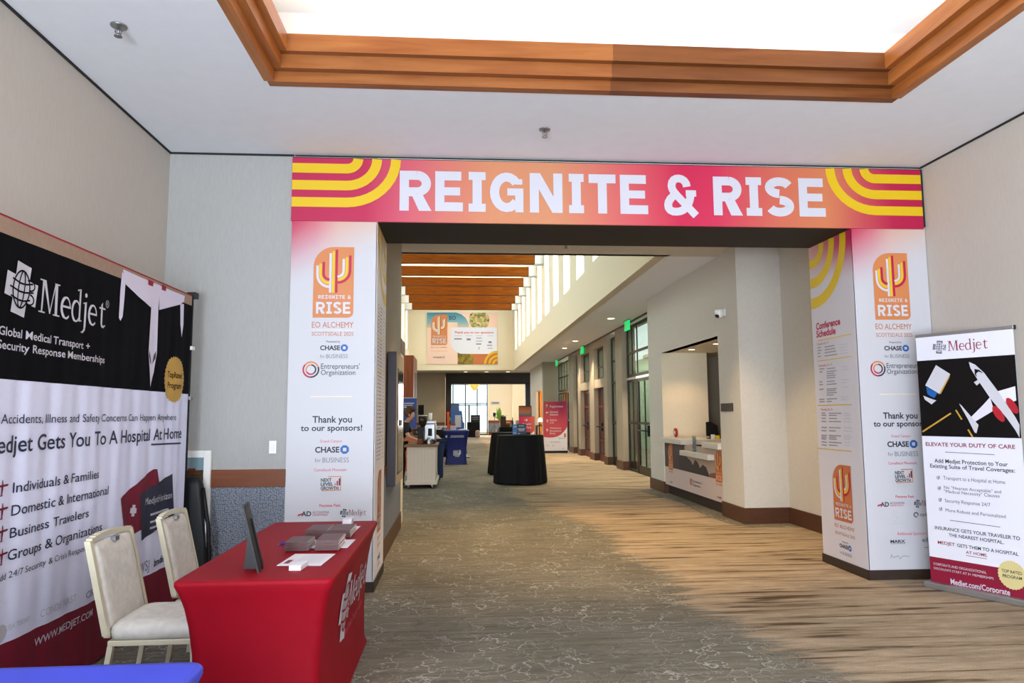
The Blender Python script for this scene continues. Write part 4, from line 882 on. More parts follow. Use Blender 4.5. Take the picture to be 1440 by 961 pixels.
for lab, a, c in (('blue pen lying beside the front brown brochure stack', (-.945, 3.885), (-.868, 4.02)), ('blue pen farther along, almost touching the first blue pen', (-.905, 3.96), (-.83, 4.095))):
    t = thing('ballpoint_pen', lab, 'pen', ((a[0]+c[0])/2, (a[1]+c[1])/2, TZ), 0, 'blue pens'); a_ = Vector((*a, TZ+.007)); c_ = Vector((*c, TZ+.007)); d = c_-a_
    b = B(); b.tube([a_+d*.1, a_+d*.97], .0055, 'pen_blue'); b.obj('barrel', t); b = B(); b.tube([a_, a_+d*.1], [.0015, .005], 'metal_grey'); b.obj('tip', t); b = B(); b.tube([a_+d*.55+Vector((0, 0, .007)), a_+d*.95+Vector((0, 0, .007))], .002, 'metal_grey'); b.obj('clip', t)
t = thing('easel_sign', 'black easel-backed sign holder seen edge-on at the near end of the red table', 'sign holder', (-.9, 3.33, TZ))
b = B(); b.prism([(-.868, 3.23, TZ), (-.86, 3.23, TZ), (-.935, 3.23, TZ+.285), (-.943, 3.23, TZ+.285)], (-.035, .2, 0), 'plastic_black'); b.obj('board', t)
b = B(); b.prism([(-.87, 3.33, TZ+.0), (-.925, 3.33, TZ+.22), (-.935, 3.33, TZ+.22), (-.955, 3.33, TZ)], (0, .004, 0), 'plastic_black'); b.obj('easel_leg', t)
p = Print((-.8597, 3.23, TZ), (-.035, .2, 0), (-.075, 0, .285)); p.begin('printed_sheet'); p.rect(.012, .19, .015, .28, 'metal_black', 1); p.finish(t)

# ------------------------------------------------------------------ banquet chairs
M('chair_frame', (206, 198, 172), .4, .15, noise=.03, scale=20); M('chair_cloth', (204, 199, 190), .85, noise=.10, scale=26, bump=.15)
def chair(label):
    t = thing('banquet_chair', label, 'chair', (0, 0, 0), 0, 'cream banquet chairs')
    b = B(); R = []
    for z, d in ((.395, .012), (.40, 0), (.43, -.004), (.452, 0), (.466, .018), (.472, .06)): R.append([(x, y, z+(.006*math.cos(x*4)*math.cos(y*4) if z > .46 else 0)) for x, y in rrect(-.2+d, .205-d, -.2+d, .2-d, .05)])
    b.rings(R, 'chair_cloth'); b.obj('seat', t, True)
    b = B(); b.box(-.2, .195, -.2, -.175, .37, .395, 'chair_frame', .003); b.box(-.2, .195, .175, .2, .37, .395, 'chair_frame', .003); b.box(.17, .195, -.175, .175, .37, .395, 'chair_frame', .003); b.box(-.2, -.175, -.175, .175, .37, .395, 'chair_frame', .003); b.obj('seat_frame', t, True)
    bk = lambda z: -.205-(z-.43)*.24
    b = B()
    for s in (-1, 1): b.prism([(bk(.42)-.014, s*.205-.012, .42), (bk(.42)+.014, s*.205-.012, .42), (bk(.845)+.014, s*.205-.012, .845), (bk(.845)-.014, s*.205-.012, .845)], (0, .024, 0), 'chair_frame')
    for z in (.425, .84):
        n = 8
        for i in range(n):
            y0_, y1_ = -.2+.4*i/n, -.2+.4*(i+1)/n; c0, c1 = .02*(1-(y0_/.2)**2), .02*(1-(y1_/.2)**2)
            zz = z+ (-.018 if z < .5 else .012)*(1-((y0_+y1_)/.4)**2)
            b.prism([(bk(z)-.014-c0, y0_, zz-.012), (bk(z)+.014-c0, y0_, zz-.012), (bk(z)+.014-c0, y0_, zz+.012), (bk(z)-.014-c0, y0_, zz+.012)], (c0-c1, y1_-y0_, 0), 'chair_frame')
    b.obj('back_frame', t, True)
    b = B(); R = []
    for off, d in ((-.022, .03), (-.02, .008), (-.008, 0), (.008, 0), (.02, .008), (.03, .03), (.034, .07)):
        ring = []
        for y, z in rrect(-.185+d, .185-d, .438+d, .828-d, .02):
            ring.append((bk(z)+off-.02*(1-(y/.2)**2), y, z))
        R.append(ring)
    b.rings(R, 'chair_cloth'); b.obj('backrest', t, True)
    b = B(); b.box(-.012, .012, -.022, .022, -.012, .012, 'metal_grey', .003); bmesh.ops.translate(b.bm, verts=b.bm.verts, vec=(bk(.82)+.02, 0, .825)); b.obj('hand_grip', t, True)
    for sx in (-1, 1):
        for sy in (-1, 1):
            b = B(); x0_ = -.188 if sx < 0 else .18; x1_ = x0_+sx*(.05 if sx < 0 else .015); b.prism([(x0_-.012, sy*.188-.012, .37), (x0_+.012, sy*.188-.012, .37), (x0_+.012, sy*.188+.012, .37), (x0_-.012, sy*.188+.012, .37)], (x1_-x0_, 0, -.37), 'chair_frame'); b.obj('leg', t, True)
    return t
ch = chair('cream banquet chair nearest the violet-blue table, in front of the backdrop'); ch.location = (-1.405, 3.705, 0); ch.rotation_euler = (0, 0, 0)
c2 = dup(ch, (-1.385, 4.425, 0), .04, 'cream banquet chair farther back, half hidden by the red table')

# ------------------------------------------------------------------ beside the backdrop
t = thing('equipment_case', 'tall black padded case standing between backdrop and red table', 'case', (-2.06, 5.86, 0))
b = B(); R = []
for z, x0_, x1_, y0_, y1_ in ((.03, -2.2, -1.95, 5.79, 5.9), (.08, -2.21, -1.94, 5.785, 5.91), (.45, -2.21, -1.95, 5.785, 5.91), (.7, -2.2, -1.985, 5.79, 5.9), (.88, -2.19, -2.01, 5.795, 5.89), (.94, -2.17, -2.03, 5.80, 5.88)): R.append([(x, y, z) for x, y in rrect(x0_, x1_, y0_, y1_, .035)])
b.rings(R, 'plastic_black'); b.obj('shell', t)
b = B(); b.tube([(-1.99, 5.79, .86), (-1.965, 5.775, .74), (-1.93, 5.77, .55), (-1.915, 5.77, .3), (-1.93, 5.78, .1)], .016, 'metal_black'); b.obj('side_rib', t)
b = B(); b.tube([(-1.965, 5.785, .62), (-1.955, 5.765, .6), (-1.94, 5.765, .42), (-1.945, 5.785, .4)], .009, 'metal_grey'); b.obj('handle', t)
b = B(); b.box(-2.155, -2.13, 5.783, 5.79, .78, .87, 'plastic_white'); b.obj('tag', t)
for x in (-2.17, -1.98): b = B(); b.tube([(x-.015, 5.81, .03), (x+.015, 5.81, .03)], .03, 'plastic_black', 14); b.obj('wheel', t)
t = thing('extinguisher_cabinet', 'white framed extinguisher cabinet on the wall behind the black case', 'cabinet', (-2.18, 5.96, .42))
b = B(); X0, X1, Z0, Z1, yy = -2.385, -1.985, .40, 1.142, 5.925
for q in ((X0, X0+.055, Z0, Z1), (X1-.055, X1, Z0, Z1)): b.box(q[0], q[1], yy, 5.965, q[2], q[3], 'white_trim', .004)
for z in (Z0, Z1-.055): b.box(X0+.055, X1-.055, yy+.001, 5.965, z, z+.055, 'white_trim')
b.obj('frame', t); b = B(); b.box(X0+.05, X1-.05, 5.955, 5.966, Z0+.05, Z1-.05, 'print_fade'); b.obj('back_plate', t); b = B(); b.box(X0+.05, X1-.05, 5.94, 5.944, Z0+.05, Z1-.05, 'clear_glass'); b.obj('pane', t)
M('label_red', (176, 30, 44), .5); b = B(); b.box(-2.17, -2.11, 5.95, 5.956, .975, 1.0, 'label_red'); b.box(-2.08, -2.05, 5.95, 5.956, .96, .985, 'print_ink'); b.box(-2.2, -2.07, 5.95, 5.956, .9, .93, 'print_dark_grey'); b.obj('label', t)
t = thing('light_switch', 'white light switch on the grey wall left of the wrapped column', 'switch', (-1.51, 5.965, 1.115)); b = B(); b.box(-1.539, -1.481, 5.956, 5.967, 1.11, 1.213, 'plastic_white', .003); b.obj('plate', t); b = B(); b.box(-1.523, -1.497, 5.951, 5.957, 1.13, 1.193, 'white_trim', .002); b.obj('rocker', t)

# ------------------------------------------------------------------ roll-up stand by the right wall
M('alu', (176, 176, 178), .35, .8, noise=.03, scale=50); M('sheet_white', (226, 225, 236), .5); M('sheet_black', (16, 12, 13), .6, spec=.15); M('sheet_maroon', (136, 18, 50), .5)
O = Vector((3.822, 5.672, 0)); U = Vector((.335, -.675, 0)).normalized(); WID = .735
ru = thing('rollup_banner', 'white and maroon roll-up banner with a jet picture standing by the right wall', 'roll-up banner', tuple(O+U*WID/2))
p = Print(O, U, (0, 0, 1), .0012); A = p.at
ztl, ztr = A(1288, 476)[1], A(1422, 461)[1]; zt = (ztl+ztr)/2; zb = .05
p.begin('sheet'); p.rect(0, WID, zb, zt, 'sheet_white', 0); p.finish(ru); p.parts = []
p.begin('jet_picture', 'black picture of a white jet and a truck')
K = lambda x, y: A(1270+x/4.37, 440+y/4.37); z1 = A(1357, 503.6)[1]; z0 = A(1365, 615)[1]; p.rect(0, WID, z0, z1, 'sheet_black', 1)
def kp(pts, m, l=2): p.poly([K(*q) for q in pts], m, l)
kp([(203, 322), (290, 377), (225, 500), (137, 447)], 'print_white'); kp([(290, 377), (285, 400), (232, 500), (222, 498)], 'print_gold', 2.5); kp([(143, 455), (210, 495), (190, 530), (150, 500)], 'print_blue'); kp([(125, 510), (205, 540), (176, 563), (135, 535)], 'print_white'); kp([(150, 505), (195, 525), (190, 535), (150, 520)], 'sheet_black', 2.6)
kp([(405, 302), (445, 320), (498, 368), (590, 490), (690, 640), (717, 690), (717, 768), (690, 720), (640, 650), (540, 530), (455, 405), (415, 340)], 'print_white', 3)
kp([(575, 485), (690, 452), (697, 540), (640, 560)], 'print_paper', 2.4); kp([(535, 520), (560, 600), (440, 672), (420, 640), (490, 570)], 'print_lilac', 2.4); kp([(345, 558), (362, 572), (420, 640), (465, 690), (452, 742), (440, 735), (400, 655)], 'print_white', 2.6); kp([(436, 428), (465, 410), (478, 425), (455, 448)], 'print_white', 2.6)
for cx, cy, l in ((588, 622, 3.6), (672, 572, 3.6)):
    c, q = math.cos(.95), math.sin(.95); kp([(cx+58*math.cos(t_)*c-24*math.sin(t_)*q, cy+58*math.cos(t_)*q+24*math.sin(t_)*c) for t_ in [i*math.pi/8 for i in range(16)]], 'label_red', l)
kp([(440, 345), (470, 352), (495, 372), (465, 362), (450, 375), (455, 395), (442, 380)], 'sheet_black', 3.5)
for a, c in (((120, 732), (295, 618)), ((325, 598), (362, 657)), ((400, 718), (428, 764))): p.stroke([K(*a), K(*c)], .012, 'print_gold', 2)
p.begin('medjet_logo', 'grey cross and maroon serif wordmark'); cx, cz = A(1321, 488.5); medjet_mark(p, cx, cz, .066, 'print_grey', 'sheet_white', 1); x0, y0_ = A(1333, 495); x1, y1_ = A(1390.6, 490); yc = A(1333, 481)[1]; medjet_word(p, x0, x1, (y0_+y1_)/2+.004, yc-y0_, 'sheet_maroon', 1)
p.begin('lettering', 'dark and maroon lettering on white')
p.tpx('ELEVATE YOUR DUTY OF CARE', (1302, 626.5), (1428, 632.3), 621.5, 'sheet_maroon', 1, .02)
def rl(a, c, w=.004, m='print_ink'): p.stroke([A(*a), A(*c)], w, m, 1)
rl((1329, 636), (1398.6, 639.8))
for t_, lb, rb, cp, m, bo in (('Add Medjet Protection to Your', (1314.3, 650.7), (1417.6, 656.4), 645.3, 'print_ink', .015), ('Existing Suite of Travel Coverages:', (1308.3, 657.8), (1427.5, 664.8), 652.6, 'print_ink', .015), ('Transport to a Hospital at Home', (1326.8, 675.2), (1413.7, 680.6), 670.2, 'print_dark_grey', 0), ('No "Nearest Acceptable" and', (1327.8, 688), (1408, 694), 683.8, 'print_dark_grey', 0), ('"Medical Necessity" Clauses', (1327.8, 693.5), (1405.9, 700), 689.2, 'print_dark_grey', 0), ('Security Response 24/7', (1329, 706.7), (1392.9, 712.6), 702, 'print_dark_grey', 0), ('More Robust and Personalized', (1329.9, 719.7), (1414.5, 729.3), 715.3, 'print_dark_grey', 0), ('INSURANCE GETS YOUR TRAVELER TO', (1314.8, 743.7), (1434.8, 761), 739.2, 'print_ink', .015), ('THE NEAREST HOSPITAL.', (1334.3, 754.6), (1411.9, 765.8), 750.2, 'print_ink', .015), ('MEDJET', (1319, 764.8), (1343, 768.6), 760.6, 'sheet_maroon', .015), ('GETS THEM TO A HOSPITAL', (1346, 769), (1432.7, 782.7), 764.6, 'print_ink', .015), ('AT HOME.', (1358.5, 778.8), (1389, 783.7), 774.8, 'sheet_maroon', .015)):
    p.tpx(t_, lb, rb, cp, m, 1, bo)
rl((1358.5, 781.5), (1388, 786.3), .004, 'sheet_maroon'); rl((1335.9, 732), (1406.7, 741.6))
for x, y in ((190, 200), (195, 257), (200, 320), (203, 370)): cx, cz = A(1270+x/3.841, 620+y/3.841); p.arc(cx, cz, .011, .013, 0, 360, .003, 'print_ink', 1); p.stroke([(cx-.006, cz+.002), (cx-.001, cz-.006), (cx+.012, cz+.014)], .004, 'print_ink', 1)
p.begin('maroon_band', 'maroon band with white web address'); zm = (A(1307, 782.7)[1]+A(1440, 804)[1])/2; p.rect(0, WID, zb, zm, 'sheet_maroon', 1)
p.tpx('CORPORATE AND ORGANIZATIONAL', (1313, 794), (1387.7, 808), 790.7, 'print_white', 2); p.tpx('DISCOUNTS START AT 3+ MEMBERSHIPS', (1313.5, 799.6), (1397.6, 816.6), 796.6, 'print_white', 2); p.tpx('Medjet.com/Corporate', (1337.2, 821), (1421, 838.5), 813.5, 'print_white', 2, .02)
p.begin('gold_seal', 'pale gold seal reading TOP RATED PROGRAM'); cx, cz = A(1423.6, 809.3); r_ = (A(1444, 810)[0]-A(1403, 808)[0])/2; rz_ = (A(1423, 789)[1]-A(1423, 830)[1])/2; M('seal_pale', (214, 198, 140), .4); p.disc(cx, cz, r_, rz_, 'seal_pale', 3, 56, 1)
p.text('TOP RATED', cx-r_*.7, cx+r_*.7, cz+.012, cz+.034, 'print_ink', 4, .01, slant=0); p.text('PROGRAM', cx-r_*.66, cx+r_*.66, cz-.024, cz-.002, 'print_ink', 4, .01)
p.finish(ru)
rot = Matrix.Rotation(math.atan2(U.y, U.x), 4, 'Z')
def rbox(root, name, u0, u1, n0, n1, z0, z1, m, bev=.003):
    b = B(); b.box(u0, u1, n0, n1, z0, z1, m, bev); b.bm.transform(Matrix.Translation(O) @ rot); b.obj(name, root)
rbox(ru, 'base', -.03, WID+.03, -.06, .1, 0, .05, 'alu', .01); rbox(ru, 'top_rail', -.005, WID+.005, -.004, .016, zt-.005, zt+.022, 'alu', .004); rbox(ru, 'end_cap', WID+.004, WID+.014, -.006, .018, zt-.008, zt+.025, 'plastic_black', .003); rbox(ru, 'pole', WID/2-.012, WID/2+.012, .02, .044, .08, zt, 'alu', .004); rbox(ru, 'back_sheet', 0, WID, .0015, .003, zb, zt, 'sheet_white', 0)

# ------------------------------------------------------------------ ceiling sprinklers
def sprinkler(label, x, y, z=ZC):
    t = thing('sprinkler_head', label, 'sprinkler', (x, y, z), 0, 'ceiling sprinklers')
    b = B(); b.lathe([(.005, 0), (.045, 0), (.042, -.008), (.02, -.012), (.012, -.02)], (x, y, z), 'metal_grey', 16); b.obj('escutcheon', t)
    b = B(); b.tube([(x, y, z-.015), (x, y, z-.05)], .008, 'metal_grey'); b.tube([(x-.018, y, z-.03), (x-.014, y, z-.05), (x, y, z-.06)], .004, 'metal_grey'); b.tube([(x+.018, y, z-.03), (x+.014, y, z-.05), (x, y, z-.06)], .004, 'metal_grey'); b.lathe([(.022, -.066), (.022, -.062), (.004, -.06)], (x, y, z), 'metal_grey', 12); b.obj('nozzle', t); return t
sprinkler('sprinkler head on the lobby ceiling above the backdrop', -1.924, 3.975); sprinkler('sprinkler head on the lobby ceiling in front of the pink banner', .66, 5.30); sprinkler('sprinkler head on the low hall ceiling just beyond the portal', 1.385, 9.0)
# ================================================================== things in the hall
def yp(u, v, y):
    d = fw+rt*((u-720)/FPX)-up*((v-480.5)/FPX); q = EYE+d*(y/d.y); return q.x, q.z
# ---- wall screen on the left wall
M('screen_shell', (74, 68, 76), .5); M('screen_dark', (30, 34, 42), .12, spec=.6); M('screen_pale', (150, 150, 136), .2)
t = thing('wall_display', 'portrait display in a dark shell on the left hall wall', 'display', (-.7, 7.8, .69))
b = B(); b.box(-.738, -.648, 7.40, 8.25, .69, 2.07, 'screen_shell', .006); b.obj('shell', t)
b = B(); b.box(-.650, -.640, 7.42, 8.25, .70, 2.06, 'pier_paint', .002); b.obj('bezel', t)
b = B(); b.box(-.641, -.634, 7.52, 8.16, .80, 1.90, 'screen_dark', .002); b.obj('screen', t)
p = Print((-.634, 0, 0), (0, 1, 0), (0, 0, 1)); p.begin('picture'); p.rect(7.53, 8.06, .82, 1.30, 'screen_pale', 1); p.rect(7.53, 8.06, 1.36, 1.62, 'screen_pale', 1); p.rect(7.6, 8.0, 1.3, 1.36, 'print_ink', 1); p.finish(t)
# ---- wood block at the coffee niche
b = B(); b.box(-2.5, -1.2, 18.8, 20.4, 0, 2.97, 'panel_wood', .01); b.box(-1.21, -1.19, 19.4, 20.2, .2, 2.55, 'frame_dark'); struct(b, 'wall_niche_block')
b = B(); b.box(-7.9, -7.8, 9.7, 38, 0, ZC, 'pier_paint'); struct(b, 'wall_hall_far_left')
# ---- security camera, plaque, exit signs, downlights
t = thing('security_camera', 'small white dome camera high on the right hall wall', 'camera', (3.63, 9.52, 2.78))
b = B(); b.box(3.635, 3.651, 9.44, 9.60, 2.74, 2.84, 'plastic_white', .006); b.obj('mount', t); b = B(); b.lathe([(.0, -.07), (.035, -.06), (.055, -.03), (.06, 0), (.06, .035), (.05, .045)], (3.585, 9.52, 2.79), 'plastic_white', 18); b.obj('housing', t); b = B(); b.lathe([(0, -.045), (.022, -.04), (.035, -.02), (.038, 0)], (3.562, 9.51, 2.765), 'plastic_black', 14); b.obj('lens', t)
t = thing('room_plaque', 'small dark brown plaque on the wall right of the counter opening', 'sign', (3.645, 9.55, 1.43)); b = B(); b.box(3.637, 3.651, 9.29, 9.72, 1.435, 1.545, 'base_dark', .004); b.obj('plate', t)
def exit_sign(label, x, y):
    t = thing('exit_sign', label, 'exit sign', (x, y, ZC), 0, 'green exit signs')
    b = B(); b.box(x-.04, x+.04, y-.02, y+.42, ZC-.03, ZC, 'metal_grey', .004); b.obj('canopy', t)
    b = B(); b.box(x-.022, x+.022, y, y+.40, ZC-.25, ZC-.03, 'exit_green', .003); b.obj('panel', t)
    p = Print((x-.022, y+.40, ZC-.25), (0, -1, 0), (0, 0, 1), .002); p.begin('lettering', 'white word EXIT'); p.text('EXIT', .05, .35, .05, .17, 'print_white', 1, .03); p.finish(t)
exit_sign('green exit sign nearest the camera, hanging over the first glass doors', 3.97, 16.3); exit_sign('green exit sign in the middle, over the double doors', 4.03, 22.9); exit_sign('farthest green exit sign, over the last tall window', 3.98, 28.7)
def downlight(label, x, y, z=ZC, pw=0, r=.085, spot=70, grp='recessed ceiling downlights', col=(1, .80, .55)):
    t = thing('downlight', label, 'ceiling light', (x, y, z), 0, grp)
    b = B(); b.lathe([(r+.02, 0), (r+.02, -.006), (r, -.008), (r, -.001)], (x, y, z), 'white_trim', 18, cap=False); b.obj('trim_ring', t)
    b = B(); b.lathe([(0, -.003), (r, -.003), (r, -.002), (0, -.002)], (x, y, z), 'lamp_glow', 18, cap=False); b.obj('diffuser', t)
    if pw:
        l = bpy.data.lights.new('downlight_lamp', 'SPOT'); l.energy = pw; l.color = col; l.spot_size = math.radians(spot); l.spot_blend = .5; l.shadow_soft_size = .06
        o = bpy.data.objects.new('downlight_lamp', l); COL.objects.link(o); o.location = (x, y, z-.03)
downlight('lit downlight in the side aisle ceiling nearest the first exit sign', 3.526, 16.24, pw=420, spot=95); downlight('lit downlight in the side aisle ceiling, second from the lobby', 3.53, 21.4, pw=420, spot=95); downlight('lit downlight in the side aisle ceiling, third and dim beyond the second', 3.56, 23.8, pw=340, spot=95)
for i, (x, lab) in enumerate(((.34, 'left of the three small lights above the dark far portal'), (1.43, 'middle of the three small lights above the dark far portal'), (2.56, 'right of the three small lights above the dark far portal'))): downlight(lab, x, 37.3, pw=220, r=.11, spot=100)
for x, y in ((.5, 8.2), (1.5, 8.3), (2.7, 8.1)): downlight({.5: 'warm downlight behind the portal on the left', 1.5: 'warm downlight behind the portal in the middle', 2.7: 'warm downlight behind the portal on the right'}[x], x, y, pw=215, spot=92, col=(1, .70, .36))
downlight('left downlight in the counter niche ceiling', 3.98, 11.9, NZ, 27, .06, 120, 'counter niche lights', (1, .64, .34)); downlight('right downlight in the counter niche ceiling', 4.05, 10.9, NZ, 27, .06, 120, 'counter niche lights', (1, .64, .34))
# ---- service counter in the right wall
M('stone_top', (206, 200, 190), .4, noise=.08, scale=40); M('graphic_dusk', (74, 62, 66), .6, noise=.08, scale=6); M('graphic_haze', (176, 156, 142), .6); M('graphic_mesa', (58, 48, 50), .6); M('graphic_rock', (126, 84, 66), .6); M('graphic_base', (206, 186, 180), .6)
t = thing('service_counter', 'reception counter with stone tops and a desert picture front in the right wall', 'counter', (3.9, 11.2, 0))
b = B(); b.box(3.72, 3.80, 9.80, 12.58, .0, .17, 'base_dark'); b.obj('toe_kick', t)
b = B(); b.box(3.66, 3.70, 9.785, 12.585, .165, .90, 'graphic_base'); cfront = b.obj('front_panel', t)
for y0_, y1_, z0_, z1_, x0_ in ((11.42, 12.60, .90, .985, 3.585), (9.79, 10.46, .90, .985, 3.60), (10.1, 11.42, .735, .815, 3.56)):
    b = B(); b.box(x0_, 4.12 if y1_ < 12 else 4.34, y0_, y1_, z0_, z1_, 'stone_top', .008); b.obj('top_slab', t)
b = B(); b.box(3.72, 4.3, 11.44, 12.56, .17, .9, 'panel_wood'); b.box(3.72, 4.05, 9.8, 10.42, .17, .9, 'panel_wood'); b.box(3.72, 4.05, 10.42, 11.44, .17, .735, 'panel_wood'); b.obj('carcass', t)
p = Print((3.6595, 0, 0), (0, -1, 0), (0, 0, 1)); A = p.at
p.begin('desert_picture', 'dusk picture of dark mesas'); Y_ = lambda y: -y
p.rect(-12.58, -9.79, .478, .899, 'graphic_haze', 1); p.rect(-12.58, -11.45, .478, .899, 'graphic_dusk', 1.5)
p.poly([(-11.75, .478), (-11.75, .80), (-11.45, .79), (-11.32, .70), (-11.15, .66), (-11.05, .60), (-10.95, .69), (-10.82, .66), (-10.72, .58), (-10.6, .64), (-10.45, .61), (-10.35, .52), (-10.3, .478)], 'graphic_mesa', 2); p.poly([(-10.35, .478), (-10.3, .53), (-10.1, .56), (-9.95, .53), (-9.79, .50), (-9.79, .478)], 'graphic_rock', 2)
for c in (-12.23, -9.93):
    p.begin('cactus_badge', 'copper cactus badge'); cactus(p, c-.13, c+.13, .44, .88, pal=('print_copper', 'print_peach', 'print_gold', 'print_maroon'), l=3)
p.begin('lettering'); ex, ey = -11.17, .33; p.arc(ex, ey, .05, .05, 0, 360, .014, 'print_orange', 2); p.arc(ex, ey, .03, .03, 0, 360, .01, 'print_crimson', 2); p.text("Entrepreneurs'", -11.08, -10.68, .335, .37, 'print_ink', 2); p.text('Organization', -11.08, -10.72, .28, .315, 'print_ink', 2)
for c in (-12.23, -9.93): p.text('EO ALCHEMY', c-.13, c+.13, .39, .42, 'print_copper', 2); p.text('CHASE', c-.1, c+.06, .215, .24, 'print_ink', 2, .02)
p.finish(t, cfront)
t = thing('acrylic_stand', 'clear acrylic card holder standing on the low counter slab', 'sign holder', (3.66, 10.95, .816)); b = B(); b.box(3.65, 3.656, 10.86, 11.04, .817, 1.06, 'clear_glass'); b.box(3.62, 3.72, 10.86, 11.04, .816, .821, 'clear_glass'); b.obj('holder', t); b = B(); b.box(3.657, 3.659, 10.88, 11.02, .84, 1.04, 'print_paper'); b.box(3.6485, 3.6495, 10.9, 11.0, .86, .97, 'print_grey'); b.obj('card', t)
t = thing('badge_stand', 'small red and white badge on the left end of the counter', 'badge', (3.72, 12.1, .985)); b = B(); b.box(3.68, 3.76, 12.02, 12.18, .985, .995, 'plastic_white', .003); b.obj('base', t); b = B(); b.tube([(3.72, 12.1, .99), (3.72, 12.1, 1.04)], .01, 'metal_grey'); b.obj('stem', t); b = B(); b.tube([(3.705, 12.1, 1.08), (3.735, 12.1, 1.08)], .075, 'label_red', 20); b.tube([(3.70, 12.1, 1.08), (3.704, 12.1, 1.08)], .035, 'plastic_white', 14); b.obj('disc', t)
t = thing('desk_monitor', 'black monitor seen behind the right end of the counter', 'monitor', (4.2, 11.62, .985)); b = B(); b.prism([(4.1, 11.62, 1.03), (4.32, 11.66, 1.03), (4.30, 11.66, 1.20), (4.17, 11.63, 1.27), (4.1, 11.62, 1.26)], (-.005, .03, 0), 'plastic_black'); b.obj('panel', t); b = B(); b.box(4.13, 4.29, 11.58, 11.74, .985, 1.0, 'plastic_black', .004); b.tube([(4.2, 11.69, .99), (4.2, 11.67, 1.1)], .018, 'plastic_black'); b.obj('foot', t)
M('yellow_card', (232, 204, 40), .5)
t = thing('desk_cards', 'white and yellow cards in front of the black monitor', 'cards', (4.2, 11.52, .985)); b = B(); b.box(4.13, 4.19, 11.50, 11.53, .985, 1.06, 'plastic_white', .003); b.obj('white_card', t); b = B(); b.box(4.20, 4.27, 11.50, 11.53, .985, 1.045, 'yellow_card', .003); b.obj('yellow_card', t)
# ---- sponsor poster on the far upper wall
ramp2d('poster_ground', [(0, (240, 206, 190)), (.6, (240, 208, 192)), (1, (238, 200, 176))], (0, 0, 0)); ramp2d('poster_sky', [(0, (220, 186, 160)), (.35, (120, 172, 184)), (1, (40, 128, 158))], (0, 0, 0), axis='Z')
def pic_mat(nm, a, c, sc):
    m = M(nm, a, .6); nt = m.node_tree; tc = nt.nodes.new('ShaderNodeTexCoord'); v = nt.nodes.new('ShaderNodeTexVoronoi'); v.inputs['Scale'].default_value = sc; r = nt.nodes.new('ShaderNodeValToRGB')
    els = r.color_ramp.elements
    while len(els) < len(c): els.new(.5)
    for e, (q, k) in zip(els, c): e.position = q; e.color = (*lin(k), 1)
    nt.links.new(tc.outputs['Object'], v.inputs['Vector']); nt.links.new(v.outputs['Color'], r.inputs[0]); nt.links.new(r.outputs[0], nt.nodes['Principled BSDF'].inputs['Base Color'])
pic_mat('picture_food', (120, 120, 70), [(0, (72, 56, 30)), (.35, (150, 150, 84)), (.6, (206, 196, 140)), (1, (196, 110, 40))], 9); pic_mat('picture_field', (110, 96, 30), [(0, (66, 54, 22)), (.5, (128, 110, 34)), (1, (190, 160, 30))], 5)
t = thing('sponsor_poster', 'large sponsor poster with cactus badge high on the far wall', 'poster', (.15, 35.96, 3.94))
p = Print((0, 35.96, 0), (1, 0, 0), (0, 0, 1), .004); K = lambda x, y: p.at(560+x/8, 420+y/8)
def kp(pts, m, l=1): p.poly([K(*q) for q in pts], m, l)
b = B(); (xa, za), (xb, zb_) = K(322, 740), K(1118, 158); b.box(xa, xb, 35.96, 35.99, za, zb_, 'poster_ground'); b.obj('board', t)
p.begin('sky_shape'); kp([(322, 158), (322, 330), (668, 330), (668, 330), (800, 330), (790, 280), (760, 220), (710, 178), (650, 158)], 'poster_sky', 1)
p.begin('pale_block'); kp([(555, 268), (668, 268), (668, 330), (555, 330)], 'poster_ground', 2); kp([(322, 330), (668, 330), (668, 345), (322, 345)], 'poster_ground', 2)
p.begin('food_picture', 'round-cornered food picture'); kp([(800, 200), (810, 175), (840, 160), (990, 160), (1010, 180), (1023, 210), (1023, 260), (1010, 310), (980, 336), (850, 336), (815, 310), (800, 270)], 'picture_food', 1.5)
p.begin('cactus_badge', 'orange cactus badge'); (x0, z0), (x1, z1) = K(370, 525), K(553, 182); cactus(p, x0, x1, z0, z1, pal=('print_orange', 'print_white', 'print_paleline', 'print_copper'), l=3)
p.begin('sponsor_panel', 'pale panel thanking the sponsors'); kp([(590, 325), (1112, 325), (1112, 590), (1085, 615), (1060, 625), (700, 622), (650, 600), (612, 560), (590, 500)], 'sheet_white', 3)
(x0, z0), (x1, z1) = K(630, 398), K(1072, 370); p.text('Thank you to our sponsors', x0, x1, z0+.02, z1, 'print_pink', 4, .02)
for (a, c, y0_, hh) in ((630, 715, 455, 14), (770, 815, 460, 22), (878, 940, 447, 8), (875, 945, 480, 6), (875, 935, 513, 12), (1000, 1055, 528, 10), (1015, 1050, 492, 20), (1005, 1062, 560, 6), (905, 912, 560, 30), (632, 715, 420, 3), (760, 830, 420, 3), (870, 945, 420, 3), (1000, 1070, 420, 3)): kp([(a, y0_+hh/2), (c, y0_+hh/2), (c, y0_-hh/2), (a, y0_-hh/2)], 'print_grey', 4)
p.begin('field_picture', 'olive field picture'); kp([(668, 740), (845, 740), (845, 625), (720, 622), (668, 605)], 'picture_field', 2)
p.begin('striped_corner', 'copper corner with yellow arcs'); kp([(845, 740), (1118, 740), (1118, 600), (1085, 615), (1060, 625), (845, 625)], 'print_copper', 2)
(cx, cz) = K(1118, 740); s = K(1118, 600)[1]-cz
for r in (.35, .66, 1.0): p.stroke([(cx-s*(r)*math.cos(math.radians(a)), cz+s*r*math.sin(math.radians(a))) for a in range(0, 91, 9)], s*.17, 'print_yellow', 3)
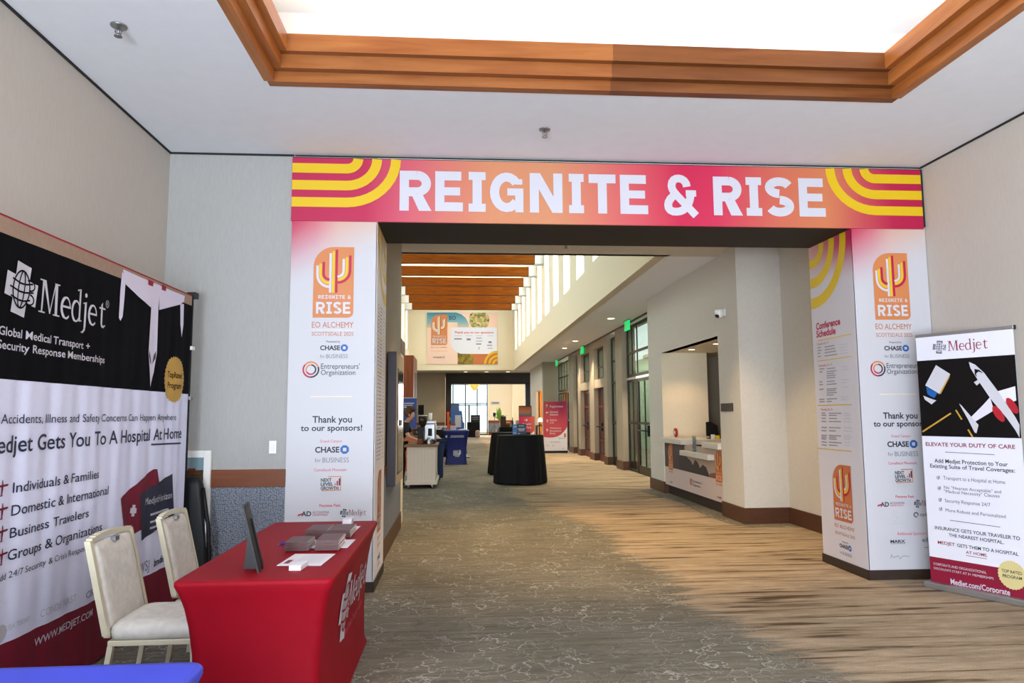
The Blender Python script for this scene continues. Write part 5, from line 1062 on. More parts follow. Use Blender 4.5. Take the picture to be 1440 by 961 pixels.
p.begin('lettering'); (x0, z0), (x1, z1) = K(575, 238), K(648, 198); p.text('EO', x0, x1, z0, z1, 'print_ink', 3, .02)
for a, c, d, e, tx, mm in ((370, 553, 556, 545, 'EO ALCHEMY', 'print_copper'), (370, 550, 597, 585, 'SCOTTSDALE 2025', 'print_peach'), (392, 490, 672, 654, 'CHASE', 'print_ink')): (x0, z0), (x1, z1) = K(a, d), K(c, e); p.text(tx, x0, x1, z0, z1, mm, 3, .02)
(x0, z0) = K(510, 662); p.arc(x0, z0, .05, .05, 0, 360, .025, 'print_grey', 3)
p.finish(t)
# ---- pink direction board
ramp2d('sign_pink', [(0, (186, 84, 72)), (.35, (178, 46, 80)), (.75, (148, 12, 72)), (1, (168, 42, 88))], (188, 66, 78), fade=(.45, 1.3, .45))
t = thing('direction_board', 'tall pink direction board standing before the glass doors', 'sign', (3.5, 25.8, 0)); YS = 25.75
p = Print((0, YS, 0), (1, 0, 0), (0, 0, 1), .004); K = lambda x, y: p.at(755+x/10.12, 550+y/10.12)
(xa, _), (xb, _) = K(95, 900), K(436, 900); zt2 = K(265, 152)[1]; zmid = K(265, 880)[1]
b = B(); b.box(xa, xb, YS, YS+.05, .07, zt2, 'sheet_white', .004); b.obj('board', t); b = B(); b.box(xa-.01, xb+.01, YS-.03, YS+.25, 0, .08, 'metal_black', .004); b.obj('base', t)
p.begin('pink_field', 'pink field with a curved lower edge'); p.poly([(xa, zt2), (xa, K(95, 655)[1])]+[K(x, y) for x, y in ((160, 664), (230, 662), (290, 650), (340, 622), (385, 580), (415, 540), (436, 490))]+[(xb, zt2)], 'sign_pink', 1)
p.begin('lettering', 'white directions')
for tx, a, c, d, e in (('Registration', 185, 372, 235, 206), ('General', 185, 296, 312, 284), ('Session', 185, 300, 349, 323), ('Salons', 185, 282, 427, 401), ('2-10', 185, 238, 465, 442), ('Welcome', 185, 345, 541, 517), ('Reception', 185, 348, 580, 557), ('Party', 185, 265, 617, 594)):
    (x0, z0), (x1, z1) = K(a, d), K(c, e); p.text(tx, x0, x1, z0, z1, 'print_white', 2, .015)
p.begin('arrows', 'white arrows')
for cx, cy, kind in ((140, 212, 'u'), (147, 308, 'l'), (150, 430, 'u'), (146, 560, 'u')):
    x0, z0 = K(cx, cy); s = .055; R_ = (lambda a, c: (x0+a*s, z0+c*s)) if kind == 'u' else (lambda a, c: (x0-c*s, z0+a*s))
    p.poly([R_(-.2, -1), R_(.2, -1), R_(.2, .3), R_(-.2, .3)], 'print_white', 2); p.poly([R_(-.85, .1), R_(.85, .1), R_(0, 1.1)], 'print_white', 2.2)
p.begin('sponsor_lettering'); 
for a, c, d, e in ((312, 325, 690, 660), (328, 400, 682, 668), (190, 330, 735, 720), (130, 175, 782, 772), (215, 245, 785, 770), (365, 388, 828, 815)): (x0, z0), (x1, z1) = K(a, d), K(c, e); p.rect(x0, x1, z0, z1, 'print_fade', 2)
(x0, z0), (x1, z1) = K(385, 660), K(412, 605); p.rect(x0, x1, z0, z1, 'print_copper', 2)
p.finish(t)
# ---- smaller pink sign and orange picture sign behind the black tables
def floor_sign(name, label, cat, u0, u1, v0, y, m, base=True, grp=None, z0=None, tilt=0):
    (xa, zt_), (xb, _) = yp(u0, v0, y), yp(u1, v0, y); t = thing(name, label, cat, ((xa+xb)/2, y, 0), 0, grp)
    z0 = .06 if z0 is None else z0
    b = B(); b.prism([(xa, y, z0), (xb, y, z0), (xb, y+tilt, zt_), (xa, y+tilt, zt_)], (0, .03, 0), m); b.obj('board', t)
    b = B(); b.box(xa+.05, xb-.05, y-.05, y+.3, 0, .03, 'metal_black'); b.box((xa+xb)/2-.03, (xa+xb)/2+.03, y+.03, y+.06, 0, zt_-.2, 'metal_black'); b.obj('stand', t)
    return t, xa, xb, zt_
ramp2d('sign_pink_small', [(0, (172, 22, 74)), (.6, (186, 54, 74)), (1, (194, 96, 70))], (0, 0, 0))
t, xa, xb, zt_ = floor_sign('direction_board', 'smaller pink arrow sign behind the black cocktail tables', 'sign', 729.5, 752, 586, 25.0, 'sign_pink_small')
p = Print((0, 25.0, 0), (1, 0, 0), (0, 0, 1), .004); K = lambda u, v: p.at(640+u/8.0, 520+v/8.0)
p.begin('lettering', 'white arrow and words'); x0, z0 = K(800, 568); s = .06
p.poly([(x0-s, z0-.2*s), (x0+.3*s, z0-.2*s), (x0+.3*s, z0+.2*s), (x0-s, z0+.2*s)], 'print_white', 1); p.poly([(x0, z0-.9*s), (x0+s, z0), (x0, z0+.9*s)], 'print_white', 1.3)
for tx, a, c, d, e in (('Reception', 762, 856, 622, 600), ('Party', 800, 860, 660, 640)): (q0, w0), (q1, w1) = K(a, d), K(c, e); p.text(tx, q0, q1, w0, w1, 'print_white', 1, .015)
p.poly([K(890, 690), K(890, 730), K(835, 730), K(865, 715)], 'sheet_white', 1); p.finish(t)
ramp2d('picture_orange', [(0, (120, 84, 76)), (.35, (150, 136, 130)), (.55, (206, 120, 70)), (1, (150, 66, 34))], (0, 0, 0), axis='Z')
t, xa, xb, zt_ = floor_sign('picture_sign', 'orange sunset picture sign rising behind the small pink arrow sign', 'sign', 729.5, 747.5, 571, 27.0, 'frame_dark'); b = B(); (x0, z0) = yp(746.5, 585.5, 26.98); b.box(xa+.02, xb-.02, 26.985, 26.999, z0-.03, zt_-.03, 'picture_orange'); b.obj('picture', t)
# ================================================================== tables in the hall
M('cloth_black', (15, 15, 18), .75, noise=.15, scale=8, spec=.2); M('spandex_blue', (8, 26, 104), .45, noise=.06, scale=6, spec=.4)
def draped_round(name, label, x, y, r, h, lo, seed=0, cat='table'):
    t = thing(name, label, cat, (x, y, 0), 0, 'black draped cocktail tables'); rs = random.Random(seed)
    b = B(); b.lathe([(.03, 0), (.03, h-.03)], (x, y, 0), 'metal_black', 10); b.lathe([(.28, .0), (.28, .02), (.04, .05)], (x, y, 0), 'metal_black', 20); b.obj('pedestal', t)
    b = B(); b.lathe([(r-.01, h-.03), (r-.01, h-.004)], (x, y, 0), 'metal_black', 40); b.obj('tabletop', t)
    n = 120; b = B(); ph = [rs.uniform(0, 6.28) for _ in range(4)]; R = []
    for z, k in ((h+.002, 0), (h-.012, 0), (h-.05, .08), (h-.25, .4), (h-.55, .75), (.12, 1), (lo, 1.05)):
        rr = r+.008 if z > h-.02 else r+.012+(1-z/h)*.075; ring = []
        for i in range(n):
            a = 2*math.pi*i/n; f = .5*math.sin(13*a+ph[0])+.3*math.sin(19*a+ph[1])+.25*math.sin(7*a+ph[2]); ring.append((x+(rr+k*.032*f)*math.cos(a), y+(rr+k*.032*f)*math.sin(a), z+(.012*math.sin(3*a+ph[3]) if z <= lo else 0)))
        R.append(ring)
    R.insert(0, [(x+(r*.6)*math.cos(2*math.pi*i/n), y+(r*.6)*math.sin(2*math.pi*i/n), h+.002) for i in range(n)])
    b.rings(R, 'cloth_black', cap=False); b._set([b.bm.faces.new([b.bm.verts.new(q) for q in R[0]])], 'cloth_black'); b.obj('cloth', t, merge=True); return t
CTX, CTY = 1.26, 14.75
draped_round('cocktail_table', 'round cocktail table under a floor-length black cloth, nearest of the two', CTX, CTY, .465, .98, .03, 1)
draped_round('cocktail_table', 'second black-clothed cocktail table, just behind the nearer one', 1.22, 16.9, .45, .98, .03, 2)
def table_sign(label, u0, u1, v0, v1, y, m, lines, grp='sign holders on the cocktail table'):
    (xa, _), (xb, zt_) = yp(u0, v1, y), yp(u1, v0, y); z0 = .983; t = thing('table_sign', label, 'sign holder', ((xa+xb)/2, y, z0), 0, grp)
    b = B(); b.box(xa, xb, y, y+.006, z0, zt_, m); b.obj('panel', t); b = B(); b.box(xa-.004, xb+.004, y-.05, y+.06, z0-.001, z0+.006, 'clear_glass'); b.obj('foot', t)
    p = Print((xa, y, z0), (1, 0, 0), (0, 0, 1), .002); p.begin('print'); w = xb-xa; h = zt_-z0
    for a, c, q, mm in lines: p.rect(a*w, c*w, q*h, (q+.05)*h, mm, 1)
    p.finish(t)
M('sign_navy', (26, 34, 60), .4); M('sign_sky', (70, 120, 180), .4)
table_sign('dark navy sign holder standing on the nearer black cocktail table', 727, 740.2, 596.5, 614, 14.75, 'sign_navy', [(.2, .75, .8, 'print_fade'), (.12, .88, .56, 'print_fade'), (.12, .8, .46, 'print_fade'), (.2, .8, .36, 'print_fade'), (.1, .35, .1, 'print_white')])
table_sign('light blue sign holder left of the navy one on the black cocktail table', 721, 727.4, 597, 611.5, 14.95, 'sign_sky', [(.1, .9, .75, 'print_white'), (.1, .8, .5, 'sign_navy'), (.1, .7, .15, 'print_white')])
# blue fitted cocktail table
bx0, bx1, by = -.44, .27, 20.3; cx = (bx0+bx1)/2
t = thing('cocktail_table', 'high table in a stretched royal blue cover with white print', 'table', (cx, by+.3, 0))
b = B(); R = []
for z, d in ((.965, 0), (.95, .012), (.90, .005), (.8, -.02), (.55, -.055), (.3, -.07), (.12, -.062), (.03, -.045), (0, -.04)): R.append([(x, y, z) for x, y in rrect(bx0-d, bx1+d, by-d, by+.66+d, .06)])
b.rings(R, 'spandex_blue', cap=False); b._set([b.bm.faces.new([b.bm.verts.new(q) for q in R[0]])], 'spandex_blue'); b.obj('table_cover', t, merge=True)
b = B(); b.lathe([(.035, 0), (.035, .93)], (cx, by+.33, 0), 'metal_black', 10); b.box(bx0+.06, bx1-.06, by+.06, by+.6, .92, .945, 'metal_black'); b.obj('pedestal', t)
p = Print((0, by+.012, 0), (1, 0, 0), (0, 0, 1), .004); p.begin('lettering', 'white lines near the top')
for z in (.80, .765): p.rect(cx-.15+(.0 if z > .78 else -.02), cx+.22, z, z+.016, 'print_fade', 1)
p.rect(cx-.30, cx-.25, .765, .82, 'print_fade', 1); p.finish(t)
p = Print((0, by+.068, 0), (1, 0, 0), (0, 0, 1), .004); p.begin('table_logo', 'white mark low on the front')
x0 = cx+.03
for i in range(4): p.rect(x0-.11, x0+.02+.01*i, .36-.035*i, .385-.035*i, 'print_white', 1)
p.poly([(x0-.11, .40), (x0-.04, .45), (x0+.05, .45), (x0+.05, .40)], 'print_white', 1); p.stroke([(x0+.04, .26), (x0+.08, .33), (x0+.07, .40), (x0+.10, .47)], [.05, .06, .05, .02], 'print_white', 1); p.rect(x0-.06, x0+.06, .22, .24, 'print_white', 1); p.finish(t)
t = thing('leaflet_box', 'small grey leaflet box on the blue high table', 'box', (cx-.1, by+.3, .965)); b = B(); b.box(cx-.17, cx+.0, by+.22, by+.36, .965, 1.09, 'print_fade', .004); b.obj('box', t); b = B(); b.box(cx-.15, cx-.02, by+.28, by+.33, 1.05, 1.15, 'label_red'); b.obj('leaflets', t)
t = thing('leaflet_stack', 'white leaflets spread on the right of the blue high table', 'leaflets', (cx+.15, by+.3, .965)); b = B()
for i in range(5): b.box(cx+.04+.03*i, cx+.2+.03*i, by+.15+.03*i, by+.36+.03*i, .966+.006*i, .971+.006*i, 'print_paper')
b.obj('leaflets', t)
# tilted blue signs beyond the blue table
M('sign_blue', (58, 98, 168), .5); M('sign_slate', (72, 92, 140), .5)
(xa, z0), (xb, z1) = yp(635.5, 598, 23.5), yp(652, 578, 23.5)
t = thing('floor_sign', 'leaning light blue floor sign beyond the blue high table', 'sign', ((xa+xb)/2, 23.5, 0))
b = B(); b.prism([(xa+.05, 23.5, .12), (xb+.12, 23.5, .12), (xb-.06, 23.6, z1), (xa-.05, 23.6, z1)], (0, .03, 0), 'sign_blue'); b.obj('lower_panel', t); b = B(); b.prism([(xa-.05, 23.6, z1), (xb-.14, 23.6, z1), (xb-.15, 23.64, z1+.22), (xa-.02, 23.64, z1+.22)], (0, .03, 0), 'sign_slate'); b.obj('upper_panel', t); b = B(); b.box(xa, xb+.2, 23.45, 23.9, 0, .03, 'metal_black'); b.tube([(xa+.2, 23.62, .02), (xa+.2, 23.62, z1)], .02, 'metal_black'); b.obj('stand', t)
p = Print((xa, 23.5, .12), (1, 0, 0), (0, .1, z1-.12), .006); p.begin('print'); h_ = z1-.12; p.rect(.1, .3, h_*.62, h_*.9, 'print_fade', 1); p.finish(t)

# ================================================================== coffee corner
M('cart_cream', (222, 206, 190), .5, noise=.02, scale=20); M('skin', (206, 158, 130), .55); M('hair_brown', (92, 60, 38), .6, noise=.2, scale=40); M('shirt_black', (20, 20, 24), .8); M('denim', (40, 56, 92), .8, noise=.1, scale=60); M('shoe_black', (18, 18, 20), .5); M('sleeve_grey', (186, 190, 198), .8); M('collar_white', (220, 218, 214), .7)
CX0, CX1, CY0, CY1 = -1.0, -.455, 13.95, 15.25
t = thing('coffee_cart', 'cream coffee cart on castors with a wood counter top', 'cart', ((CX0+CX1)/2, (CY0+CY1)/2, 0))
b = B(); b.box(CX0, CX1, CY0, CY1, .14, .79, 'cart_cream', .004)
for i in range(1, 8): x = CX0+(CX1-CX0)*i/8; b.box(x-.002, x+.002, CY0-.002, CY0, .16, .78, 'wall_paint')
b.obj('cabinet', t); b = B(); b.box(CX0-.03, CX1+.035, CY0-.03, CY1+.03, .075, .145, 'cart_cream', .006); b.obj('skirting', t); b = B(); b.box(CX0-.055, CX1+.035, CY0-.03, CY1+.03, .79, .835, 'bench_wood', .005); b.obj('counter_top', t); b = B(); b.box(CX0-.012, CX0, CY0+.02, CY0+.06, .60, .64, 'metal_chrome', .004); b.obj('catch', t)
for x in (CX0+.03, CX1-.06):
    for y in (CY0+.05, CY1-.05):
        c = B(); c.tube([(x-.015, y, .034), (x+.015, y, .034)], .034, 'metal_grey', 16); c.box(x-.022, x+.022, y-.02, y+.02, .05, .078, 'metal_chrome', .002); c.obj('castor', t)
TOP = .835
t = thing('espresso_machine', 'chrome espresso machine on the coffee cart', 'coffee machine', (-.6, 14.6, TOP)); c = B(); c.box(-.70, -.475, 14.42, 15.05, TOP+.06, TOP+.40, 'metal_chrome', .02); c.obj('body', t)
c = B(); c.box(-.78, -.47, 14.40, 15.07, TOP+.01, TOP+.06, 'metal_black', .006); c.obj('drip_tray', t); c = B(); c.box(-.80, -.48, 14.41, 15.06, TOP+.40, TOP+.45, 'metal_chrome', .008); c.obj('cup_rail', t)
for y in (14.55, 14.85): c = B(); c.lathe([(.05, 0), (.05, -.07), (.035, -.09)], (-.75, y, TOP+.36), 'metal_chrome', 14); c.tube([(-.75, y, TOP+.28), (-.92, y-.03, TOP+.27)], .014, 'plastic_black'); c.obj('group_head', t)
c = B(); c.box(-.62, -.54, 14.412, 14.42, TOP+.15, TOP+.3, 'plastic_black', .003); c.obj('side_vent', t); c = B(); c.tube([(-.72, 14.43, TOP+.36), (-.77, 14.40, TOP+.25), (-.76, 14.40, TOP+.12)], .007, 'metal_chrome'); c.obj('steam_wand', t)
for x in (-.68, -.5):
    for y in (14.45, 15.0): c = B(); c.tube([(x, y, TOP), (x, y, TOP+.02)], .02, 'metal_black'); c.obj('foot', t)
t = thing('coffee_grinder', 'black coffee grinder with a dark bean hopper left of the chrome machine', 'grinder', (-.74, 14.3, TOP)); c = B(); c.box(-.82, -.70, 14.22, 14.38, TOP+.0, TOP+.34, 'plastic_black', .015); c.obj('body', t)
M('hopper_dark', (44, 30, 20), .2); c = B(); c.lathe([(.04, .34), (.06, .37), (.085, .44), (.085, .53), (.075, .545)], (-.72, 14.3, TOP), 'hopper_dark', 20); c.obj('hopper', t); c = B(); c.lathe([(.088, .545), (.088, .56), (.03, .565)], (-.72, 14.3, TOP), 'metal_chrome', 20); c.obj('lid', t); c = B(); c.tube([(-.82, 14.3, TOP+.2), (-.9, 14.29, TOP+.19)], .014, 'plastic_black'); c.obj('portafilter', t)
def jug(label, x, y, r, h, m='metal_chrome', name='milk_jug', cat='jug'):
    t = thing(name, label, cat, (x, y, TOP)); c = B(); c.lathe([(r*.95, .001), (r, .01), (r*.85, h*.6), (r*.72, h), (r*.66, h), (r*.78, h*.6), (r*.9, .02)], (x, y, TOP), m, 18); c.obj('body', t); c = B(); c.tube([(x+r*.8, y, TOP+h*.85), (x+r*1.5, y, TOP+h*.75), (x+r*1.5, y, TOP+h*.35), (x+r*.9, y, TOP+h*.25)], r*.1, m); c.obj('handle', t)
jug('steel milk jug in front of the chrome espresso machine', -.585, 14.15, .055, .12)
jug('dark copper jug on the cart in front of the grinder', -.77, 14.08, .05, .11, 'panel_wood', 'coffee_jug')
t = thing('cup_stack', 'white cup stack on top of the chrome espresso machine', 'cups', (-.6, 14.5, TOP+.45)); c = B()
for i in range(4): c.lathe([(.028, .03*i), (.04, .03*i+.07), (.036, .03*i+.07)], (-.58, 14.5, TOP+.45), 'plastic_white', 14)
c.obj('cups', t)
# ---- people
def skin_mesh(pts, rad, edges, root, m, sub=2):
    me = bpy.data.meshes.new('tmp'); nm = list(pts); ix = {n_: i for i, n_ in enumerate(nm)}
    me.from_pydata([pts[n_] for n_ in nm], [(ix[a], ix[c]) for a, c in edges], []); o = bpy.data.objects.new('tmp', me); COL.objects.link(o)
    md = o.modifiers.new('skin', 'SKIN'); md.use_smooth_shade = True
    for i, n_ in enumerate(nm):
        v = me.skin_vertices[0].data[i]; r = rad[n_]; v.radius = r if isinstance(r, tuple) else (r, r); v.use_root = n_ == root
    s = o.modifiers.new('sub', 'SUBSURF'); s.levels = sub; s.render_levels = sub
    dg = bpy.context.evaluated_depsgraph_get(); out = bpy.data.meshes.new_from_object(o.evaluated_get(dg)); bpy.data.objects.remove(o); bpy.data.meshes.remove(me)
    out.materials.clear(); out.materials.append(MATS[m])
    for f in out.polygons: f.use_smooth = True
    return out
def person(label, J, hair, top, legs_m, look, sleeves=.5):
    """J: joint name -> world point; one continuous skinned body, with hair and clothes as parts"""
    base = Vector((J['pelvis'][0], J['pelvis'][1], 0)); t = thing('person', label, 'person', tuple(base)); V = {k: Vector(v) for k, v in J.items()}
    look = Vector(look).normalized(); upv = (V['head']-V['neck']).normalized(); side = look.cross(upv).normalized(); look = upv.cross(side).normalized()*-1 if upv.cross(side).dot(look) < 0 else upv.cross(side).normalized()
    V['chin'] = V['head']-upv*.075+look*.035; V['brow'] = V['head']+look*.01+upv*.02; V['crown'] = V['head']+upv*.085; V['nose'] = V['head']+look*.098-upv*.012
    V['spine'] = (V['pelvis']*.55+V['chest']*.45); V['throat'] = V['neck']+(V['chest']-V['neck'])*.35
    E = [('pelvis', 'spine'), ('spine', 'chest'), ('chest', 'throat'), ('throat', 'neck'), ('neck', 'chin'), ('chin', 'brow'), ('brow', 'crown'), ('brow', 'nose')]
    R = dict(pelvis=(.125, .10), spine=(.115, .09), chest=(.13, .10), throat=.062, neck=.048, chin=.062, brow=.078, crown=.055, nose=.012)
    for s in 'LR':
        V['toe'+s] = V['foot'+s]+Vector(J.get('toedir', look)).normalized()*.17-Vector((0, 0, .035))
        hd = (V['wrist'+s]-V['elbow'+s]).normalized(); V['palm'+s] = V['wrist'+s]+hd*.055; V['knuck'+s] = V['wrist'+s]+hd*.085
        E += [('chest', 'shoulder'+s), ('shoulder'+s, 'elbow'+s), ('elbow'+s, 'wrist'+s), ('wrist'+s, 'palm'+s), ('palm'+s, 'knuck'+s), ('pelvis', 'hip'+s), ('hip'+s, 'knee'+s), ('knee'+s, 'foot'+s), ('foot'+s, 'toe'+s)]
        R.update({'shoulder'+s: .058, 'elbow'+s: .040, 'wrist'+s: (.028, .022), 'palm'+s: (.036, .018), 'knuck'+s: (.034, .016), 'hip'+s: .085, 'knee'+s: .055, 'foot'+s: .042, 'toe'+s: .032})
        sd = hd.cross(Vector((0, 0, 1))).normalized(); dn = Vector((0, 0, -1))
        for i, (off, ln) in enumerate(((-.027, .055), (-.009, .07), (.009, .066), (.027, .05))):
            a = f'f{s}{i}a'; c = f'f{s}{i}b'; V[a] = V['knuck'+s]+hd*ln*.5+sd*off; V[c] = V[a]+hd*ln*.35+dn*ln*.4; E += [('knuck'+s, a), (a, c)]; R[a] = .0085; R[c] = .007
        V['th'+s] = V['palm'+s]+hd*.01-sd*.05+dn*.015; E.append(('palm'+s, 'th'+s)); R['th'+s] = .009
    keys = [k for k in V if k != 'toedir' and k != 'head']
    V = {k: V[k] for k in keys}
    inv = Matrix.Translation(-base)
    def add(name, pts, edges, rad, root, m, sub=2):
        me = skin_mesh({k: inv @ pts[k] for k in pts}, rad, edges, root, m, sub); me.name = name; o = bpy.data.objects.new(name, me); COL.objects.link(o); o.parent = t; return o
    add('body', V, E, R, 'pelvis', 'skin')
    def sub_set(name, ed, grow, m, cut={}):
        ks = []; 
        for a, c in ed:
            for k in (a, c):
                if k not in ks: ks.append(k)
        pts = {k: V[k].copy() for k in ks}; rad = {}
        for k, (a, f) in cut.items(): pts[k] = V[a]+(V[k]-V[a])*f
        for k in ks: r = R[k]; rad[k] = tuple(q*1.08+grow for q in r) if isinstance(r, tuple) else r*1.08+grow
        add(name, pts, ed, rad, ks[0], m)
    tops = [('pelvis', 'spine'), ('spine', 'chest'), ('chest', 'throat')]+[e for s in 'LR' for e in (('chest', 'shoulder'+s), ('shoulder'+s, 'elbow'+s))]
    sub_set('shirt', tops, .012, top, {'elbow'+s: ('shoulder'+s, .8) for s in 'LR'} if sleeves < 1 else {})
    sub_set('trousers', [e for s in 'LR' for e in (('pelvis', 'hip'+s), ('hip'+s, 'knee'+s), ('knee'+s, 'foot'+s))], .012, legs_m, {'foot'+s: ('knee'+s, 1.07) for s in 'LR'})
    for s in 'LR': sub_set('shoe', [('foot'+s, 'toe'+s)], .012, 'shoe_black')
    hv = {'a': V['brow']+upv*.045-look*.03, 'b': V['crown']-look*.02, 'c': V['brow']-look*.06-upv*.03, 'd': V['brow']-look*.06-upv*hair}
    add('hair', hv, [('b', 'a'), ('a', 'c'), ('c', 'd')], {'a': .085, 'b': .06, 'c': .075, 'd': .05}, 'a', 'hair_brown')
    c = B()
    for sg in (-1, 1): q = V['brow']-upv*.012+look*.071+side*.03*sg; c.lathe([(0, -.008), (.008, 0), (0, .008)], q, 'print_white', 8); c.lathe([(0, -.004), (.004, 0), (0, .004)], q+look*.006, 'print_ink', 8)
    c.obj('eyes', t); c = B(); q = V['chin']+look*.055+upv*.018; c.tube([q-side*.02, q+look*.006, q+side*.02], .005, 'print_pink', 6); c.obj('mouth', t)
    c = B()
    for sg in (-1, 1): q = V['brow']-upv*.02+side*.078*sg-look*.005; c.lathe([(.004, -.028), (.014, -.01), (.016, .012), (.006, .026)], q, 'skin', 8)
    c.obj('ears', t)
    return t
bx, byy = -1.16, 14.35
person('person in a black shirt with brown hair working at the coffee cart', dict(pelvis=(bx-.05, byy, .86), chest=(bx+.07, byy, 1.16), neck=(bx+.14, byy-.0, 1.29), head=(bx+.19, byy-.03, 1.415),
    shoulderL=(bx+.09, byy+.16, 1.20), elbowL=(bx+.20, byy+.2, 1.0), wristL=(bx+.32, byy+.14, .97), shoulderR=(bx+.09, byy-.16, 1.20), elbowR=(bx+.17, byy-.23, .99), wristR=(bx+.32, byy-.17, .93),
    hipL=(bx-.01, byy+.09, .80), kneeL=(bx+.04, byy+.10, .44), footL=(bx+.01, byy+.1, .075), hipR=(bx-.01, byy-.09, .80), kneeR=(bx+.04, byy-.10, .44), footR=(bx+.01, byy-.1, .075), toedir=(.3, -1, 0)), .10, 'shirt_black', 'shirt_black', (1, -.25, -.25))
qx, qy = -.40, 15.55
person('person in blue jeans bending down behind the coffee cart, mostly hidden', dict(pelvis=(qx-.03, qy, .84), chest=(qx-.30, qy+.02, .98), neck=(qx-.44, qy+.02, 1.0), head=(qx-.545, qy, 1.0),
    shoulderL=(qx-.32, qy-.17, .97), elbowL=(qx-.28, qy-.22, .74), wristL=(qx-.45, qy-.20, .60), shoulderR=(qx-.32, qy+.19, .97), elbowR=(qx-.28, qy+.25, .74), wristR=(qx-.44, qy+.2, .6),
    hipL=(qx, qy-.09, .80), kneeL=(qx-.01, qy-.10, .44), footL=(qx+.01, qy-.1, .075), hipR=(qx, qy+.09, .80), kneeR=(qx-.01, qy+.1, .44), footR=(qx+.01, qy+.1, .075), toedir=(-1, -.2, 0)), .03, 'sleeve_grey', 'denim', (-.6, 0, -.8), 1)
# ---- blue roll-up, speaker and counter behind the cart
ramp2d('rollup_blue', [(0, (196, 92, 52)), (.45, (214, 120, 70)), (.6, (58, 78, 150)), (1, (40, 66, 140))], (0, 0, 0), axis='Z')
(xa, zt_), (xb, _) = yp(561, 560.5, 16.9), yp(586, 560.5, 16.9)
t = thing('rollup_banner', 'blue and orange roll-up banner behind the person at the cart', 'roll-up banner', ((xa+xb)/2, 16.9, 0)); b = B(); b.box(xa, xb, 16.9, 16.905, .1, zt_, 'rollup_blue'); b.obj('sheet', t); b = B(); b.box(xa-.03, xb+.03, 16.82, 17.0, 0, .1, 'alu', .01); b.obj('base', t); b = B(); b.box(xa, xb, 16.895, 16.92, zt_, zt_+.02, 'alu'); b.obj('top_rail', t)
p = Print((0, 16.9, 0), (1, 0, 0), (0, 0, 1), .004); p.begin('lettering', 'pale heading lines')
for v, u1 in ((567.5, 582), (570.5, 580), (573, 581)): x0, z0 = p.at(568, v); x1, _ = p.at(u1, v); p.rect(x0, x1, z0-.012, z0+.012, 'print_fade', 1)
p.finish(t)
def speaker(label, x, y, z0, z1, w, grp='loudspeakers on stands'):
    t = thing('loudspeaker', label, 'loudspeaker', (x, y, 0), 0, grp); b = B(); b.box(x-w/2, x+w/2, y-w*.5, y+w*.5, z0, z1, 'plastic_black', w*.12); b.obj('cabinet', t); b = B(); b.box(x-w*.4, x+w*.4, y-w*.51, y-w*.49, z0+.04, z1-.04, 'metal_black', .004); b.obj('grille', t); b = B(); b.tube([(x, y, .35), (x, y, z0+.02)], .02, 'metal_black'); b.obj('pole', t)
    for a in (.5, 2.6, 4.7): b = B(); b.tube([(x, y, .7), (x+.42*math.cos(a), y+.42*math.sin(a), .015)], .014, 'metal_black'); b.obj('leg', t)
(xs, za), (_, zb_) = yp(592.3, 583.5, 20.8), yp(592.3, 569.5, 20.8)
speaker('black loudspeaker on a stand against the beige wall behind the coffee cart', xs, 20.8, za, zb_, .17)
(xa, z0), (xb, _) = yp(590, 605, 24), yp(627, 605, 24)
t = thing('buffet_table', 'low black-draped table behind the coffee cart and blue table', 'table', ((xa+xb)/2, 24.3, 0)); b = B(); R = []
for z, d in ((.90, -.01), (.89, .01), (.5, .02), (.01, .05)): R.append([(x+.012*math.sin(y*40+x*60)*(z < .8), y, z) for x, y in rrect(xa-d, xb+d, 24-d, 24.7+d, .05, 8)])
b.rings(R, 'cloth_black'); b.obj('cloth', t)
t = thing('dish_tray', 'pale trays and dishes on the black-draped table behind the cart', 'tray', (xa+.6, 24.3, .9)); b = B(); b.box(xa+.3, xb-.15, 24.1, 24.6, .902, .93, 'print_fade', .008); b.obj('tray', t)
for i in range(4): b = B(); b.lathe([(.04, 0), (.07, .09), (.06, .09)], (xa+.42+.14*i, 24.3, .93), 'print_paper', 12); b.obj('dish', t)
# ================================================================== far end
def fbox(name, label, cat, u0, u1, v0, y, d, m, z0=0, grp=None, part='body', bev=.02):
    (xa, zt_), (xb, _) = yp(u0, v0, y), yp(u1, v0, y); t = thing(name, label, cat, ((xa+xb)/2, y+d/2, z0), 0, grp); b = B(); b.box(xa, xb, y, y+d, z0, zt_, m, bev); b.obj(part, t); return t, xa, xb, zt_
t, xa, xb, zt_ = fbox('draped_table', 'black-draped table in front of the bright far windows', 'table', 657, 675, 594, 44.0, .8, 'cloth_black', part='cloth'); 
t, _, _, _ = fbox('menu_board', 'black board standing on the far draped table', 'board', 662, 675, 584, 44.2, .05, 'plastic_black', zt_, part='panel', bev=.005); p = Print((0, 44.2, 0), (1, 0, 0), (0, 0, 1), .01); p.begin('lettering')
for v in (587.2, 590): (x0, z0), (x1, _) = p.at(664, v), p.at(673, v); p.rect(x0, x1, z0-.02, z0+.02, 'print_grey', 1)
p.finish(t)
fbox('floor_bag', 'beige bag on the floor beside the far draped table', 'bag', 668.5, 675, 605.5, 43.2, .35, 'graphic_haze', bev=.1)
fbox('draped_table', 'black-draped table left of the far windows, behind the blue signs', 'table', 640, 653, 594.5, 36.5, .7, 'cloth_black', part='cloth')
t, xa, xb, zt_ = fbox('draped_table', 'black-draped table behind the cocktail tables', 'table', 702.5, 722, 601, 30.0, .8, 'cloth_black', part='cloth')
t, _, _, zq = fbox('menu_board', 'dark brown board on the black-draped table behind the cocktail tables', 'board', 704, 711.5, 586, 30.1, .05, 'base_dark', zt_, part='panel', bev=.005)
